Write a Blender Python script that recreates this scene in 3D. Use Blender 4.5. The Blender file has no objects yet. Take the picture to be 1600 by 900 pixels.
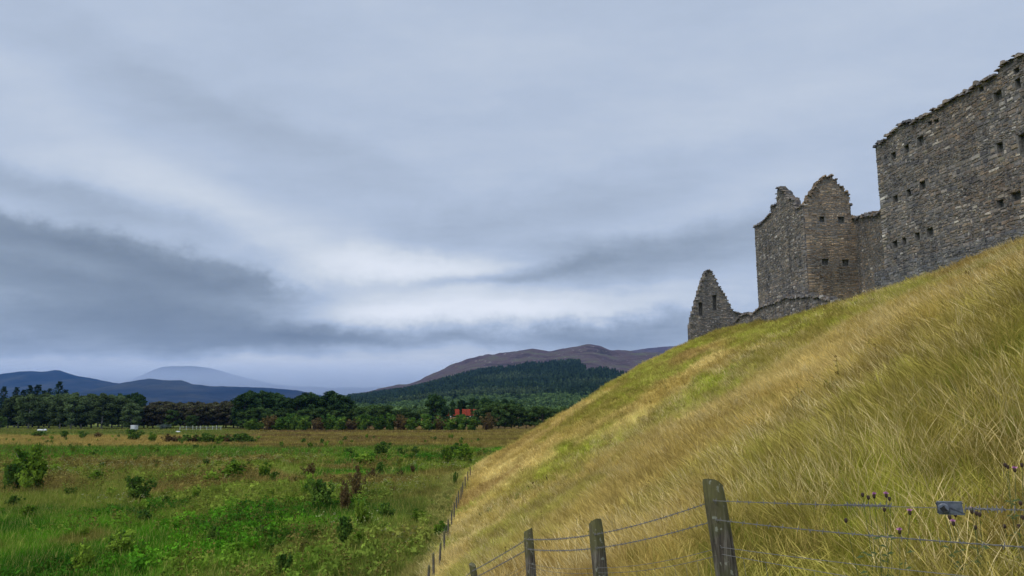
import bpy, math, random
import numpy as np
from mathutils import Vector, Matrix

random.seed(11)
RNG = np.random.default_rng(11)
SC = bpy.context.scene
COL = SC.collection

# ------------------------------------------------------------------ camera, sky, sun, exposure
F = 1164.0 / 1600.0            # focal length in picture widths
PITCH = math.radians(9.2)
EYE = 7.5
cam_d = bpy.data.cameras.new("camera")
cam_d.sensor_width = 36.0
cam_d.lens = 36.0 * F
cam_d.clip_start = 0.05
cam_d.clip_end = 60000.0
cam = bpy.data.objects.new("camera", cam_d)
cam.location = (0, 0, EYE)
cam.rotation_euler = (math.radians(90) + PITCH, 0, 0)
COL.objects.link(cam)
SC.camera = cam

SC.view_settings.view_transform = 'Standard'
SC.view_settings.look = 'None'
SC.view_settings.gamma = 1.0
SC.view_settings.exposure = 0.4
SC.view_settings.use_curve_mapping = False

SUN_EL, SUN_AZ = math.radians(50), math.radians(-125)     # azimuth from +Y towards +X (negative = left)
sun_d = bpy.data.lights.new("sun", 'SUN')
sun_d.energy = 1.5
sun_d.angle = math.radians(25)
sun_d.color = (1.0, 0.95, 0.86)
sun = bpy.data.objects.new("sun", sun_d)
sv = Vector((math.sin(SUN_AZ) * math.cos(SUN_EL), math.cos(SUN_AZ) * math.cos(SUN_EL), math.sin(SUN_EL)))
sun.rotation_euler = sv.to_track_quat('Z', 'Y').to_euler()
COL.objects.link(sun)

SC.cycles.max_bounces = 5
SC.cycles.diffuse_bounces = 2
SC.cycles.glossy_bounces = 1
SC.cycles.transmission_bounces = 2
SC.cycles.transparent_max_bounces = 4
SC.cycles.volume_bounces = 1
SC.cycles.caustics_reflective = False
SC.cycles.caustics_refractive = False


def ray(px, py):
    """direction (x, 1, z) through a point of the 1600x900 photograph"""
    X, U = px - 800.0, 450.0 - py
    c, s = math.cos(PITCH), math.sin(PITCH)
    fw = 1164 * c - U * s
    up = U * c + 1164 * s
    return X / fw, up / fw


def at(px, py, Y):
    a, b = ray(px, py)
    return Vector((a * Y, Y, EYE + b * Y))


class NT:
    """small helper to write node trees"""
    def __init__(self, tree):
        self.t = tree
        self.n = tree.nodes
        self.l = tree.links
        self.n.clear()

    def node(self, typ, **kw):
        nd = self.n.new(typ)
        for k, v in kw.items():
            setattr(nd, k, v)
        return nd

    def put(self, sock, val):
        if isinstance(val, bpy.types.NodeSocket):
            self.l.new(val, sock)
        elif isinstance(val, (tuple, list)) and len(val) == 3 and sock.type == 'RGBA':
            sock.default_value = (*val, 1)
        else:
            sock.default_value = val

    def math(self, op, a, b=None, c=None, clamp=False):
        nd = self.node('ShaderNodeMath', operation=op, use_clamp=clamp)
        self.put(nd.inputs[0], a)
        if b is not None:
            self.put(nd.inputs[1], b)
        if c is not None:
            self.put(nd.inputs[2], c)
        return nd.outputs[0]

    def mix(self, f, a, b, blend='MIX', clamp=True):
        nd = self.node('ShaderNodeMix', data_type='RGBA', blend_type=blend)
        nd.clamp_factor = clamp
        self.put(nd.inputs[0], f)
        self.put(nd.inputs[6], a)
        self.put(nd.inputs[7], b)
        return nd.outputs[2]

    def noise(self, vec, scale, detail=4, rough=0.55, dim='3D'):
        nd = self.node('ShaderNodeTexNoise', noise_dimensions=dim)
        if vec is not None:
            self.l.new(vec, nd.inputs['Vector'])
        nd.inputs['Scale'].default_value = scale
        nd.inputs['Detail'].default_value = detail
        nd.inputs['Roughness'].default_value = rough
        return nd.outputs[0]

    def ramp(self, f, stops, interp='LINEAR'):
        nd = self.node('ShaderNodeValToRGB')
        cr = nd.color_ramp
        cr.interpolation = interp
        while len(cr.elements) < len(stops):
            cr.elements.new(0.5)
        for e, (p, c) in zip(cr.elements, stops):
            e.position = p
            e.color = (*c, 1) if len(c) == 3 else c
        self.l.new(f, nd.inputs[0])
        return nd.outputs[0]

    def mapr(self, v, a, b, c=0.0, d=1.0, smooth=True):
        nd = self.node('ShaderNodeMapRange', interpolation_type='SMOOTHSTEP' if smooth else 'LINEAR')
        self.put(nd.inputs[0], v)
        for i, q in enumerate((a, b, c, d)):
            nd.inputs[i + 1].default_value = q
        return nd.outputs[0]

    def comb(self, x, y, z):
        nd = self.node('ShaderNodeCombineXYZ')
        self.put(nd.inputs[0], x)
        self.put(nd.inputs[1], y)
        self.put(nd.inputs[2], z)
        return nd.outputs[0]


# ---- world: a Nishita sky behind a full cover of layered stratus, laid out by azimuth and elevation
world = bpy.data.worlds.new("World")
SC.world = world
world.use_nodes = True
w = NT(world.node_tree)
tc = w.node('ShaderNodeTexCoord')
sep = w.node('ShaderNodeSeparateXYZ')
w.l.new(tc.outputs['Generated'], sep.inputs[0])
dx, dy, dz = sep.outputs
az = w.math('ARCTAN2', dx, dy)
el = w.math('ARCSINE', dz)
# cloud-layer coordinates: direction projected on a level sheet, so streaks converge towards the horizon
inv = w.math('DIVIDE', 1.0, w.math('ADD', w.math('MAXIMUM', dz, 0.0), 0.10))
cx, cy = w.math('MULTIPLY', dx, inv), w.math('MULTIPLY', dy, inv)
sheet = w.comb(w.math('MULTIPLY', w.math('ADD', cx, w.math('MULTIPLY', cy, 0.25)), 1.0), w.math('MULTIPLY', cy, 1.6), 0.0)
n_big = w.noise(sheet, 1.1, 4, 0.5)
n_fine = w.noise(sheet, 3.4, 8, 0.66)
dirv = w.comb(w.math('MULTIPLY', az, 1.0), w.math('MULTIPLY', el, 3.2), 0.3)
n_w1 = w.noise(dirv, 3.2, 5, 0.55)
dirv2 = w.comb(w.math('MULTIPLY', az, 1.0), w.math('MULTIPLY', el, 2.2), 5.3)
n_w2 = w.noise(dirv2, 4.0, 5, 0.55)
n_puff = w.noise(w.comb(az, w.math('MULTIPLY', el, 1.3), 9.1), 15.0, 7, 0.66)
waz = w.math('ADD', az, w.math('MULTIPLY', w.math('SUBTRACT', n_w1, 0.5), 0.20))
wel = w.math('ADD', el, w.math('MULTIPLY', w.math('SUBTRACT', n_w2, 0.5), 0.07))
wel = w.math('ADD', wel, w.math('MULTIPLY', w.math('SUBTRACT', n_puff, 0.5), 0.034))


def azel(px, py):
    a, b = ray(px, py)
    v = Vector((a, 1, b)).normalized()
    return math.atan2(v.x, v.y), math.asin(v.z)


CLOUDS = [  # photo x, y, radius x, radius y, slope (degrees, + rises to the right), strength, inner, outer
    (570, 402, 170, 22, -2, 0.16, 0.0, 1.7), (640, 420, 210, 24, 3, 0.27, 0.0, 1.6), (690, 474, 230, 26, 2, 0.34, 0.1, 1.6),
    (600, 488, 110, 18, 0, 0.18, 0.0, 1.7), (960, 478, 190, 20, 3, 0.24, 0.0, 1.7), (800, 492, 160, 16, 2, 0.18, 0.0, 1.7),
    (430, 350, 420, 30, -10, 0.075, 0.0, 1.7), (110, 185, 300, 30, -24, 0.055, 0.0, 1.7), (250, 290, 300, 30, -18, 0.05, 0.0, 1.7),
    (700, 300, 300, 40, -8, 0.05, 0.0, 1.7), (1040, 205, 360, 40, 4, 0.05, 0.0, 1.7), (1120, 300, 160, 40, 8, 0.06, 0.0, 1.7),
    (120, 566, 400, 14, 0, 0.17, 0.2, 1.6), (560, 572, 330, 26, 0, 0.20, 0.2, 1.7), (1000, 100, 500, 60, 0, 0.03, 0.0, 1.7),
    (60, 400, 360, 46, -8, -0.27, 0.4, 1.2), (340, 436, 250, 30, -11, -0.22, 0.2, 1.3), (120, 455, 380, 34, -4, -0.17, 0.2, 1.4), (10, 360, 220, 22, -4, -0.10, 0.3, 1.3),
    (60, 512, 430, 46, -2, -0.20, 0.25, 1.35), (330, 512, 260, 34, -4, -0.20, 0.25, 1.3), (480, 528, 120, 14, -4, -0.10, 0.2, 1.4),
    (620, 528, 170, 14, -2, -0.13, 0.2, 1.4), (780, 530, 150, 16, 3, -0.12, 0.2, 1.4), (980, 512, 170, 30, 5, -0.22, 0.2, 1.35),
    (1080, 540, 160, 26, 0, -0.08, 0.2, 1.5),
    (1010, 392, 250, 40, 5, -0.22, 0.1, 1.45), (830, 426, 140, 14, 6, -0.14, 0.2, 1.4), (1090, 420, 140, 22, 4, -0.08, 0.2, 1.5), (900, 320, 300, 40, 8, -0.09, 0.0, 1.6),
    (70, 300, 210, 24, -12, -0.12, 0.0, 1.6), (380, 205, 330, 40, -18, -0.08, 0.0, 1.6), (560, 250, 260, 30, -14, -0.05, 0.0, 1.6),
]
acc = None
for px_, py_, rx, ry, rot, st, soft, outer in CLOUDS:
    a0, e0 = azel(px_, py_)
    rx_, ry_ = rx / 1164.0, ry / 1164.0
    cr, sr = math.cos(math.radians(rot)), math.sin(math.radians(rot))
    da, de = w.math('SUBTRACT', waz, a0), w.math('SUBTRACT', wel, e0)
    p = w.math('MULTIPLY', w.math('ADD', w.math('MULTIPLY', da, cr), w.math('MULTIPLY', de, sr)), 1 / rx_)
    q = w.math('MULTIPLY', w.math('SUBTRACT', w.math('MULTIPLY', de, cr), w.math('MULTIPLY', da, sr)), 1 / ry_)
    r2 = w.math('ADD', w.math('MULTIPLY', p, p), w.math('MULTIPLY', q, q))
    g = w.mapr(w.math('SQRT', r2), outer, soft, 0.0, st)
    acc = g if acc is None else w.math('ADD', acc, g)
behind = w.mapr(dy, -0.2, 0.25)          # the drawn bank of cloud lies to the north; elsewhere plain overcast
acc = w.math('MULTIPLY', w.math('MULTIPLY', acc, 0.79), behind)
val = w.math('ADD', acc, w.math('MULTIPLY', w.math('SUBTRACT', n_big, 0.5), 0.13))
val = w.math('ADD', val, w.math('MULTIPLY', w.math('SUBTRACT', n_fine, 0.5), 0.10))
val = w.math('ADD', val, w.math('MULTIPLY', w.math('SUBTRACT', n_puff, 0.5), w.mapr(el, math.radians(20), math.radians(3), 0.04, 0.19)))
val = w.math('ADD', val, 0.55)
ccol = w.ramp(val, [(0.12, (0.135, 0.165, 0.205)), (0.34, (0.215, 0.258, 0.315)), (0.55, (0.375, 0.437, 0.540)),
                    (0.72, (0.54, 0.582, 0.635)), (0.95, (0.72, 0.745, 0.79))])
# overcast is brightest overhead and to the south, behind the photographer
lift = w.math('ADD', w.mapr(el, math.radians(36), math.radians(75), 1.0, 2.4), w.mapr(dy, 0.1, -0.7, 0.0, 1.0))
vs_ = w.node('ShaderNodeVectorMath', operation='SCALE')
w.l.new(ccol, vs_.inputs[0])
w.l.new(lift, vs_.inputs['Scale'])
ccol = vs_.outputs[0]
gnd = w.mapr(dz, -0.06, -0.005)
ccol = w.mix(gnd, (0.16, 0.18, 0.20), ccol)
sky = w.node('ShaderNodeTexSky', sky_type='NISHITA')
sky.sun_disc = False
sky.sun_elevation = SUN_EL
sky.sun_rotation = SUN_AZ
sky_s = w.mix(1.0, sky.outputs[0], (0.10, 0.10, 0.10), 'MULTIPLY')
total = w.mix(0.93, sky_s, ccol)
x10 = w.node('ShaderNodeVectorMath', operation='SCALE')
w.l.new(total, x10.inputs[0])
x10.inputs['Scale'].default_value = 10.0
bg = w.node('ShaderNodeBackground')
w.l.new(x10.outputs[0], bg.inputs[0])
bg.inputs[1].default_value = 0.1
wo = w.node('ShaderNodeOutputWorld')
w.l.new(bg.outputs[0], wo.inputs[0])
world.cycles.sampling_method = 'MANUAL'
world.cycles.sample_map_resolution = 512


# ------------------------------------------------------------------ helpers
def tag(o, label=None, cat=None, group=None, kind=None):
    if label:
        o["label"] = label
    if cat:
        o["category"] = cat
    if group:
        o["group"] = group
    if kind:
        o["kind"] = kind
    return o


def mesh(name, verts, faces, mats=(), smooth=False, mat_idx=None):
    me = bpy.data.meshes.new(name)
    me.from_pydata([tuple(v) for v in verts], [], faces)
    for m in mats:
        me.materials.append(m)
    if mat_idx is not None:
        me.polygons.foreach_set('material_index', np.asarray(mat_idx, dtype=np.int32))
    if smooth:
        me.polygons.foreach_set('use_smooth', np.ones(len(me.polygons), dtype=bool))
    me.update()
    return me


def link(name, me, parent=None, loc=None):
    o = bpy.data.objects.new(name, me)
    COL.objects.link(o)
    if parent is not None:
        o.parent = parent
    if loc is not None:
        o.location = loc
    return o


def grid_mesh(name, X, Y, Z, mats, smooth=True):
    """X, Y, Z are arrays of shape (rows, cols)"""
    r, c = X.shape
    me = bpy.data.meshes.new(name)
    n = r * c
    co = np.stack([X, Y, Z], -1).reshape(-1, 3).astype(np.float32)
    idx = np.arange(n).reshape(r, c)
    q = np.stack([idx[:-1, :-1], idx[:-1, 1:], idx[1:, 1:], idx[1:, :-1]], -1).reshape(-1, 4)
    me.vertices.add(n)
    me.vertices.foreach_set('co', co.ravel())
    nf = len(q)
    me.loops.add(nf * 4)
    me.loops.foreach_set('vertex_index', q.ravel().astype(np.int32))
    me.polygons.add(nf)
    me.polygons.foreach_set('loop_start', np.arange(0, nf * 4, 4, dtype=np.int32))
    me.polygons.foreach_set('loop_total', np.full(nf, 4, dtype=np.int32))
    me.polygons.foreach_set('use_smooth', np.full(nf, smooth, dtype=bool))
    for m in mats:
        me.materials.append(m)
    me.update(calc_edges=True)
    me.validate()
    return me


def attr_vec(me, name, arr):
    a = me.attributes.new(name, 'FLOAT_VECTOR', 'POINT')
    a.data.foreach_set('vector', np.asarray(arr, dtype=np.float32).ravel())


_tabs = {}


def vnoise(x, y, seed=0):
    """smooth value noise in numpy, 0..1"""
    if seed not in _tabs:
        _tabs[seed] = np.random.default_rng(1000 + seed).random((256, 256))
    T = _tabs[seed]
    xi, yi = np.floor(x).astype(int), np.floor(y).astype(int)
    fx, fy = x - xi, y - yi
    fx, fy = fx * fx * (3 - 2 * fx), fy * fy * (3 - 2 * fy)
    a, b = T[xi % 256, yi % 256], T[(xi + 1) % 256, yi % 256]
    c, d = T[xi % 256, (yi + 1) % 256], T[(xi + 1) % 256, (yi + 1) % 256]
    return (a * (1 - fx) + b * fx) * (1 - fy) + (c * (1 - fx) + d * fx) * fy


def fbm(x, y, oct=4, seed=0, gain=0.5):
    s, amp, tot = 0, 1.0, 0.0
    for k in range(oct):
        s = s + amp * vnoise(x * 2 ** k + 17 * k, y * 2 ** k + 31 * k, seed + k)
        tot += amp
        amp *= gain
    return s / tot


def sstep(a, b, x):
    t = np.clip((x - a) / (b - a), 0, 1)
    return t * t * (3 - 2 * t)


def lerp3(a, b, t):
    a, b = np.asarray(a, float), np.asarray(b, float)
    return a + (b - a) * np.asarray(t)[..., None]


# ------------------------------------------------------------------ terrain functions
XF_Y = np.array([-40, -20, 0, 6.5, 12.5, 20, 30, 45, 60, 75, 85, 93, 101, 110, 122, 140])
XF_X = np.array([-16, -13.2, -10.2, -8.5, -7.0, -5.2, -3.8, -4.0, -4.5, -5.2, -6.0, -4.6, 1, 12, 32, 70.])


def smin(a, b, k):
    t = np.clip(0.5 + 0.5 * (b - a) / k, 0, 1)
    return b * (1 - t) + a * t - k * t * (1 - t)


def profile(d, x, y):
    lo = np.where(d > 2.0, 0.6 * d, np.where(d < -2.0, 0, 0.075 * (d + 2.0) ** 2))
    # the upper slope eases off towards the crest
    up = 6.95 + x * np.interp(y, [30, 55, 72, 85], [0.325, 0.325, 0.345, 0.385])
    up = up + sstep(12, 3, x) * 6
    return smin(smin(lo, up, 1.6), 17.0 + 0 * x, 1.2)


def mound_base(x, y):
    # a smoothed foot line
    xf = sum(np.interp(y + o, XF_Y, XF_X) for o in (-4, -2, 0, 2, 4)) / 5.0
    x = np.asarray(x, float)
    return profile(x - xf, x, y) - 0.35 * sstep(-1.0, -4.0, np.asarray(x, float) - xf)


CP = np.array([(0, 0, 5.93), (-2, 0, 5.6), (2.1, 3.2, 6.0), (1.2, 4.6, 5.92), (0.73, 6.5, 5.35), (0.2, 9.0, 4.9), (-0.66, 12.5, 3.75),
               (-1.3, 16.5, 2.8), (3.4, 1.0, 6.1), (6, 0, 6.6), (3.6, 5.0, 6.35), (5.5, 7.5, 7.3), (3.2, 8, 6.35), (3.6, 13, 6.0),
               (9, 4, 8.0), (-2.2, 3, 5.0), (0, -5, 5.8), (5, -4, 6.4), (10, 10, 10.0), (-2.5, 22, 1.45)])


def _rk(ax, ay, bx, by):
    return np.exp(-((ax - bx) ** 2 + (ay - by) ** 2) / (2 * 3.2 ** 2))


_A = _rk(CP[:, None, 0], CP[:, None, 1], CP[None, :, 0], CP[None, :, 1]) + 0.02 * np.eye(len(CP))
_W = np.linalg.solve(_A, CP[:, 2] - mound_base(CP[:, 0], CP[:, 1]))


def mound_z(x, y):
    x, y = np.asarray(x, float), np.asarray(y, float)
    z = mound_base(x, y)
    for (cx_, cy_, _), wt in zip(CP, _W):
        z = z + wt * _rk(x, y, cx_, cy_)
    far = sstep(8, 25, y)
    z = z + (fbm(x * 0.16, y * 0.12, 3, 40) - 0.5) * 0.9 * far * sstep(0.4, 3, z) * sstep(16.3, 14.3, z)
    return z + (fbm(x * 0.9, y * 0.9, 2, 44) - 0.5) * 0.12 + (fbm(x * 0.55, y * 0.42, 2, 46) - 0.5) * 0.5 * sstep(7, 14, y) * sstep(.3, 1.5, z)


def meadow_z(x, y):
    x, y = np.asarray(x, float), np.asarray(y, float)
    return (fbm(x * 0.05, y * 0.05, 3, 50) - 0.5) * 0.35 * sstep(400, 150, y)


def ground_z(x, y):
    return np.maximum(mound_z(x, y), meadow_z(x, y))


def gz(x, y):
    return float(ground_z(np.array([x]), np.array([y]))[0])


def imgx(x, y):   # where a place on the plain lies between left and right as seen from the path (tangent)
    return x / np.maximum(y, 1.0)


TAN_MID, TAN_PALE, OLIVE, GREEN_Y, BROWN = (0.47, 0.355, 0.095), (0.70, 0.56, 0.21), (0.21, 0.205, 0.022), (0.255, 0.325, 0.012), (0.26, 0.155, 0.034)


def blob(x, y, cx, cy, rx, ry, ang=0):
    c, s = math.cos(math.radians(ang)), math.sin(math.radians(ang))
    u, v = ((x - cx) * c + (y - cy) * s) / rx, (-(x - cx) * s + (y - cy) * c) / ry
    return np.exp(-(u * u + v * v))


def mound_rgb(x, y):
    z = mound_z(x, y)
    wx, wy = x + 5 * (fbm(x * .15, y * .12, 3, 3) - .5), y + 9 * (fbm(x * .12, y * .1, 3, 5) - .5)
    n1 = fbm(wx * 0.16, wy * 0.075, 4, 60)
    n2 = fbm(wx * 0.30, wy * 0.13, 4, 70)
    n3 = fbm(x * 1.2, y * 0.7, 3, 80)
    c = lerp3(TAN_MID, TAN_PALE, sstep(0.42, 0.65, n2))
    g = sstep(0.465, 0.555, n1) * .9
    g = np.maximum(g, sstep(12.6, 14.8, z) * 0.95 * sstep(0.25, 0.45, n2 + 0.1))
    g = np.maximum(g, sstep(15.5, 19.5, x + (n1 - .5) * 8) * .9)
    g = np.clip(g + 1.0 * blob(x, y, 8.8, 39, 9, 3.4, -42) + 0.6 * blob(x, y, 2.0, 46, 3, 6, -20) - 1.0 * blob(x, y, 9.0, 19, 3.2, 6, 52) - 0.6 * blob(x, y, 3.0, 24, 4, 7), 0, 1)
    near = sstep(9.0, 5.0, y)
    g = np.clip(g - 0.05 * near, 0, 1)
    c = lerp3(c, np.zeros(3), 0) if False else c
    gg = lerp3(OLIVE, GREEN_Y, sstep(0.35, 0.62, n3 * .5 + n2 * .5))
    c = c + (gg - c) * (g * 0.92)[..., None]
    b = sstep(0.52, 0.62, fbm(wx * 0.13 + 9, wy * 0.07 + 4, 4, 90)) * 0.75
    b = np.clip(b + 0.75 * blob(x, y, 11.8, 20.5, 4.5, 1.5, -40) + 0.5 * blob(x, y, 2.0, 78, 4, 8), 0, 0.9)
    bc = lerp3(BROWN, (0.33, 0.215, 0.08), n3)
    c = c + (bc - c) * b[..., None]
    # beyond the fence line, at the foot, the rank green growth of the meadow begins
    fx = np.interp(y, [9, 12, 20, 30, 41, 55, 69, 85], [-1.2, -1.6, -2.6, -3.5, -3.75, -4.15, -4.6, -5.1])
    f = sstep(0.15, -0.35, x - fx + (n3 - .5) * .8) * sstep(8, 12, y)
    c = c + (lerp3((0.065, 0.15, 0.018), (0.16, 0.19, 0.035), n3) - c) * f[..., None]
    return c * (0.80 + 0.40 * n3)[..., None]


def meadow_rgb(x, y):
    t = imgx(x, y)
    n1 = fbm(x * 0.06, y * 0.045, 4, 110)
    n2 = fbm(x * 0.22, y * 0.16, 4, 120)
    n3 = fbm(x * 0.9, y * 0.6, 3, 130)
    vivid, dark, olive = (0.085, 0.245, 0.016), (0.042, 0.125, 0.014), (0.180, 0.215, 0.045)
    tan, red = (0.40, 0.27, 0.075), (0.150, 0.090, 0.045)
    c = lerp3(dark, vivid, sstep(0.35, 0.62, n2))
    o = sstep(0.45, 0.60, n1 * 0.55 + n2 * 0.45 + 0.13 * sstep(45, 75, y) * sstep(120, 100, y) - 0.13 * sstep(75, 45, y) - 0.01)
    c = c + (np.asarray(olive) - c) * (o * 0.85)[..., None]
    r = sstep(0.50, 0.63, fbm(x * 0.16 + 7, y * 0.10, 4, 140) + 0.10 * sstep(50, 80, y) * sstep(125, 105, y) - 0.12 * sstep(80, 50, y) - 0.04) * 0.65
    c = c + (lerp3(red, (0.24, 0.16, 0.07), n3) - c) * r[..., None]
    # bright mown strip
    e = (n1 - .5) * 30
    s = sstep(118, 126, y + e) * sstep(160, 150, y + e) * sstep(-0.02, -0.30, t) 
    c = c + (np.asarray((0.075, 0.175, 0.020)) - c) * (s * 0.9)[..., None]
    # tan field on the left, brown moor on the right
    s = sstep(150, 158, y + e * .5) * sstep(225, 205, y + e * .5) * sstep(-0.30, -0.40, t + (n1 - .5) * .25)
    c = c + (lerp3((0.28, 0.22, 0.08), (0.34, 0.245, 0.09), n2) - c) * (s * 0.9)[..., None]
    s = sstep(140, 156, y + e * .4) * sstep(-0.42, -0.33, t + (n1 - .5) * .1) 
    c = c + (lerp3((0.135, 0.085, 0.045), (0.21, 0.17, 0.055), sstep(0.4, 0.62, fbm(x * 0.03, y * 0.14, 4, 150))) - c) * (s * 0.92)[..., None]
    s = sstep(212, 226, y + e * .3) * sstep(-0.30, -0.40, t)
    c = c + (lerp3((0.10, 0.135, 0.035), (0.15, 0.17, 0.045), n2) - c) * (s * 0.85)[..., None]
    # strip beside the fence
    s = sstep(-13, -6, x + (n1 - .5) * 9) * sstep(100, 80, y) * 0.65
    c = c + (lerp3((0.10, 0.16, 0.03), (0.27, 0.24, 0.08), n2) - c) * s[..., None]
    return c * (0.72 + 0.55 * n3)[..., None] * np.array([1.12, 1.08, 0.82])


# ------------------------------------------------------------------ materials
def pbr(name, color=None, rough=0.9, build=None, spec=0.3, metal=0.0):
    m = bpy.data.materials.new(name)
    m.use_nodes = True
    t = NT(m.node_tree)
    out = t.node('ShaderNodeOutputMaterial')
    b = t.node('ShaderNodeBsdfPrincipled')
    b.inputs['Roughness'].default_value = rough
    b.inputs['Specular IOR Level'].default_value = spec
    b.inputs['Metallic'].default_value = metal
    t.l.new(b.outputs[0], out.inputs[0])
    if color is not None:
        b.inputs['Base Color'].default_value = (*color, 1)
    if build:
        build(t, b, out)
    return m


def bump(t, b, height, strength=0.5, dist=0.02):
    nd = t.node('ShaderNodeBump')
    nd.inputs['Strength'].default_value = strength
    nd.inputs['Distance'].default_value = dist
    t.l.new(height, nd.inputs['Height'])
    t.l.new(nd.outputs[0], b.inputs['Normal'])


def geo_pos(t):
    return t.node('ShaderNodeNewGeometry').outputs['Position']


def obj_co(t):
    return t.node('ShaderNodeTexCoord').outputs['Object']


def m_ground(t, b, out):
    a = t.node('ShaderNodeAttribute', attribute_name='tint')
    p = geo_pos(t)
    n = t.noise(p, 2.2, 5, 0.65)
    n2 = t.noise(p, 0.35, 4, 0.6)
    c = t.mix(1.0, a.outputs['Color'], t.ramp(n, [(0.3, (0.55, 0.52, 0.5)), (0.7, (1.1, 1.1, 1.0))]), 'MULTIPLY')
    c = t.mix(1.0, c, t.ramp(n2, [(0.3, (0.8, 0.8, 0.8)), (0.7, (1.15, 1.12, 1.0))]), 'MULTIPLY')
    t.l.new(c, b.inputs['Base Color'])
    bump(t, b, t.noise(p, 5.0, 5, 0.7), 0.8, 0.15)


M_GROUND = pbr("turf", rough=0.95, build=m_ground, spec=0.1)


def leafy(name, base=None, alt=None, instancer=False, trans=0.25, var=0.35, noise_scale=0.6, gain=1.0, amix=0.55):
    m = bpy.data.materials.new(name)
    m.use_nodes = True
    t = NT(m.node_tree)
    out = t.node('ShaderNodeOutputMaterial')
    if instancer:
        a = t.node('ShaderNodeAttribute', attribute_name='tint', attribute_type='INSTANCER')
        c = a.outputs['Color']
        if base is not None:
            c = t.mix(1.0, c, base, 'MULTIPLY')
        if alt is not None:
            c = t.mix(amix, c, alt)
        oi = t.node('ShaderNodeObjectInfo')
        rv = oi.outputs['Random']
    else:
        oi = t.node('ShaderNodeObjectInfo')
        rv = oi.outputs['Random']
        n = t.noise(obj_co(t), noise_scale, 3, 0.6)
        c = t.mix(t.mapr(n, 0.35, 0.65), base, alt)
    k = t.math('MULTIPLY_ADD', rv, var, 1.0 - var * 0.5)
    vm = t.node('ShaderNodeVectorMath', operation='SCALE')
    t.l.new(c, vm.inputs[0])
    t.l.new(t.math('MULTIPLY', k, gain), vm.inputs['Scale'])
    c = vm.outputs[0]
    d = t.node('ShaderNodeBsdfDiffuse')
    t.l.new(c, d.inputs[0])
    tr = t.node('ShaderNodeBsdfTranslucent')
    t.l.new(c, tr.inputs[0])
    mx = t.node('ShaderNodeMixShader')
    mx.inputs[0].default_value = trans
    t.l.new(d.outputs[0], mx.inputs[1])
    t.l.new(tr.outputs[0], mx.inputs[2])
    t.l.new(mx.outputs[0], out.inputs[0])
    return m


M_BLADE = leafy("grass_blade", instancer=True, var=0.5, trans=0.3)
M_STALK = leafy("dry_stalk", instancer=True, amix=0.38, alt=(0.62, 0.44, 0.15), var=0.5, trans=0.2)
M_GREENB = leafy("green_blade", instancer=True, alt=(0.16, 0.22, 0.03), var=0.5, trans=0.3)
M_CREAM = leafy("cream_flower", instancer=True, alt=(0.42, 0.37, 0.22), var=0.6, trans=0.2)
M_RUST = leafy("rusty_seed", instancer=True, alt=(0.16, 0.075, 0.035), var=0.5, trans=0.1)


# ------------------------------------------------------------------ setting: meadow sheet and castle mound
gx = np.concatenate([-np.geomspace(9500, 165, 34), np.linspace(-160, 110, 226), np.geomspace(115, 9500, 34)])
gy = np.concatenate([-np.geomspace(4000, 45, 12), np.linspace(-40, 330, 309), np.geomspace(336, 12000, 46)])
GX, GY = np.meshgrid(gx, gy)
GZ = meadow_z(GX, GY)
me = grid_mesh("ground", GX, GY, GZ, [M_GROUND])
rgb = meadow_rgb(GX, GY)
attr_vec(me, 'tint', rgb)
tag(link("ground", me), kind='structure')

mx_ = np.concatenate([np.linspace(-22, 34, 225), np.linspace(34.6, 95, 60)])
my_ = np.linspace(-35, 138, 430)
MX, MY = np.meshgrid(mx_, my_)
MZ = mound_z(MX, MY)
me = grid_mesh("hill", MX, MY, MZ, [M_GROUND])
attr_vec(me, 'tint', mound_rgb(MX, MY))
tag(link("hill", me), kind='structure')


# ------------------------------------------------------------------ far hills
def hill_mat(name, c1, c2, c3, sc, rocky=0.0):
    def bld(t, b, out):
        p = geo_pos(t)
        n = t.noise(p, sc, 6, 0.65)
        n2 = t.noise(p, sc * 4.5, 5, 0.7)
        c = t.ramp(n, [(0.34, c1), (0.50, c2), (0.66, c3)])
        if rocky:
            c = t.mix(t.mapr(n2, 0.60, 0.70, 0, rocky), c, (0.34, 0.30, 0.29))
        a = t.node('ShaderNodeAttribute', attribute_name='tint')
        s = t.node('ShaderNodeSeparateXYZ')
        t.l.new(a.outputs['Vector'], s.inputs[0])
        c = t.mix(s.outputs[0], c, t.mix(n2, (0.016, 0.028, 0.016), (0.03, 0.05, 0.025)))
        t.l.new(c, b.inputs['Base Color'])
        bump(t, b, n2, 0.8, 14.0)
    return pbr(name, rough=0.95, build=bld, spec=0.05)


M_HEATHER = hill_mat("heather_slope", (0.038, 0.030, 0.030), (0.080, 0.056, 0.059), (0.085, 0.085, 0.052), 0.010, 0.7)
M_FARHILL = hill_mat("far_moor", (0.005, 0.010, 0.017), (0.016, 0.020, 0.027), (0.042, 0.042, 0.036), 0.0022)


def pchip(x, xs, ys):
    y = sum(np.interp(x + o, xs, ys) for o in np.linspace(-1, 1, 5) * (xs[-1] - xs[0]) * 0.006) / 5
    return y


CREST = [(470, 638), (520, 624), (560, 613), (600, 606), (640, 598), (680, 582), (715, 568), (750, 557), (790, 551), (820, 547), (860, 545),
         (900, 541), (925, 540), (948, 547), (985, 550), (1030, 552), (1100, 556), (1300, 575), (1600, 610), (2000, 640)]
HC = [at(a, b, 3000) for a, b in CREST]
HCX, HCZ = np.array([v.x for v in HC]), np.array([max(v.z, -5) for v in HC])


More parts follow.
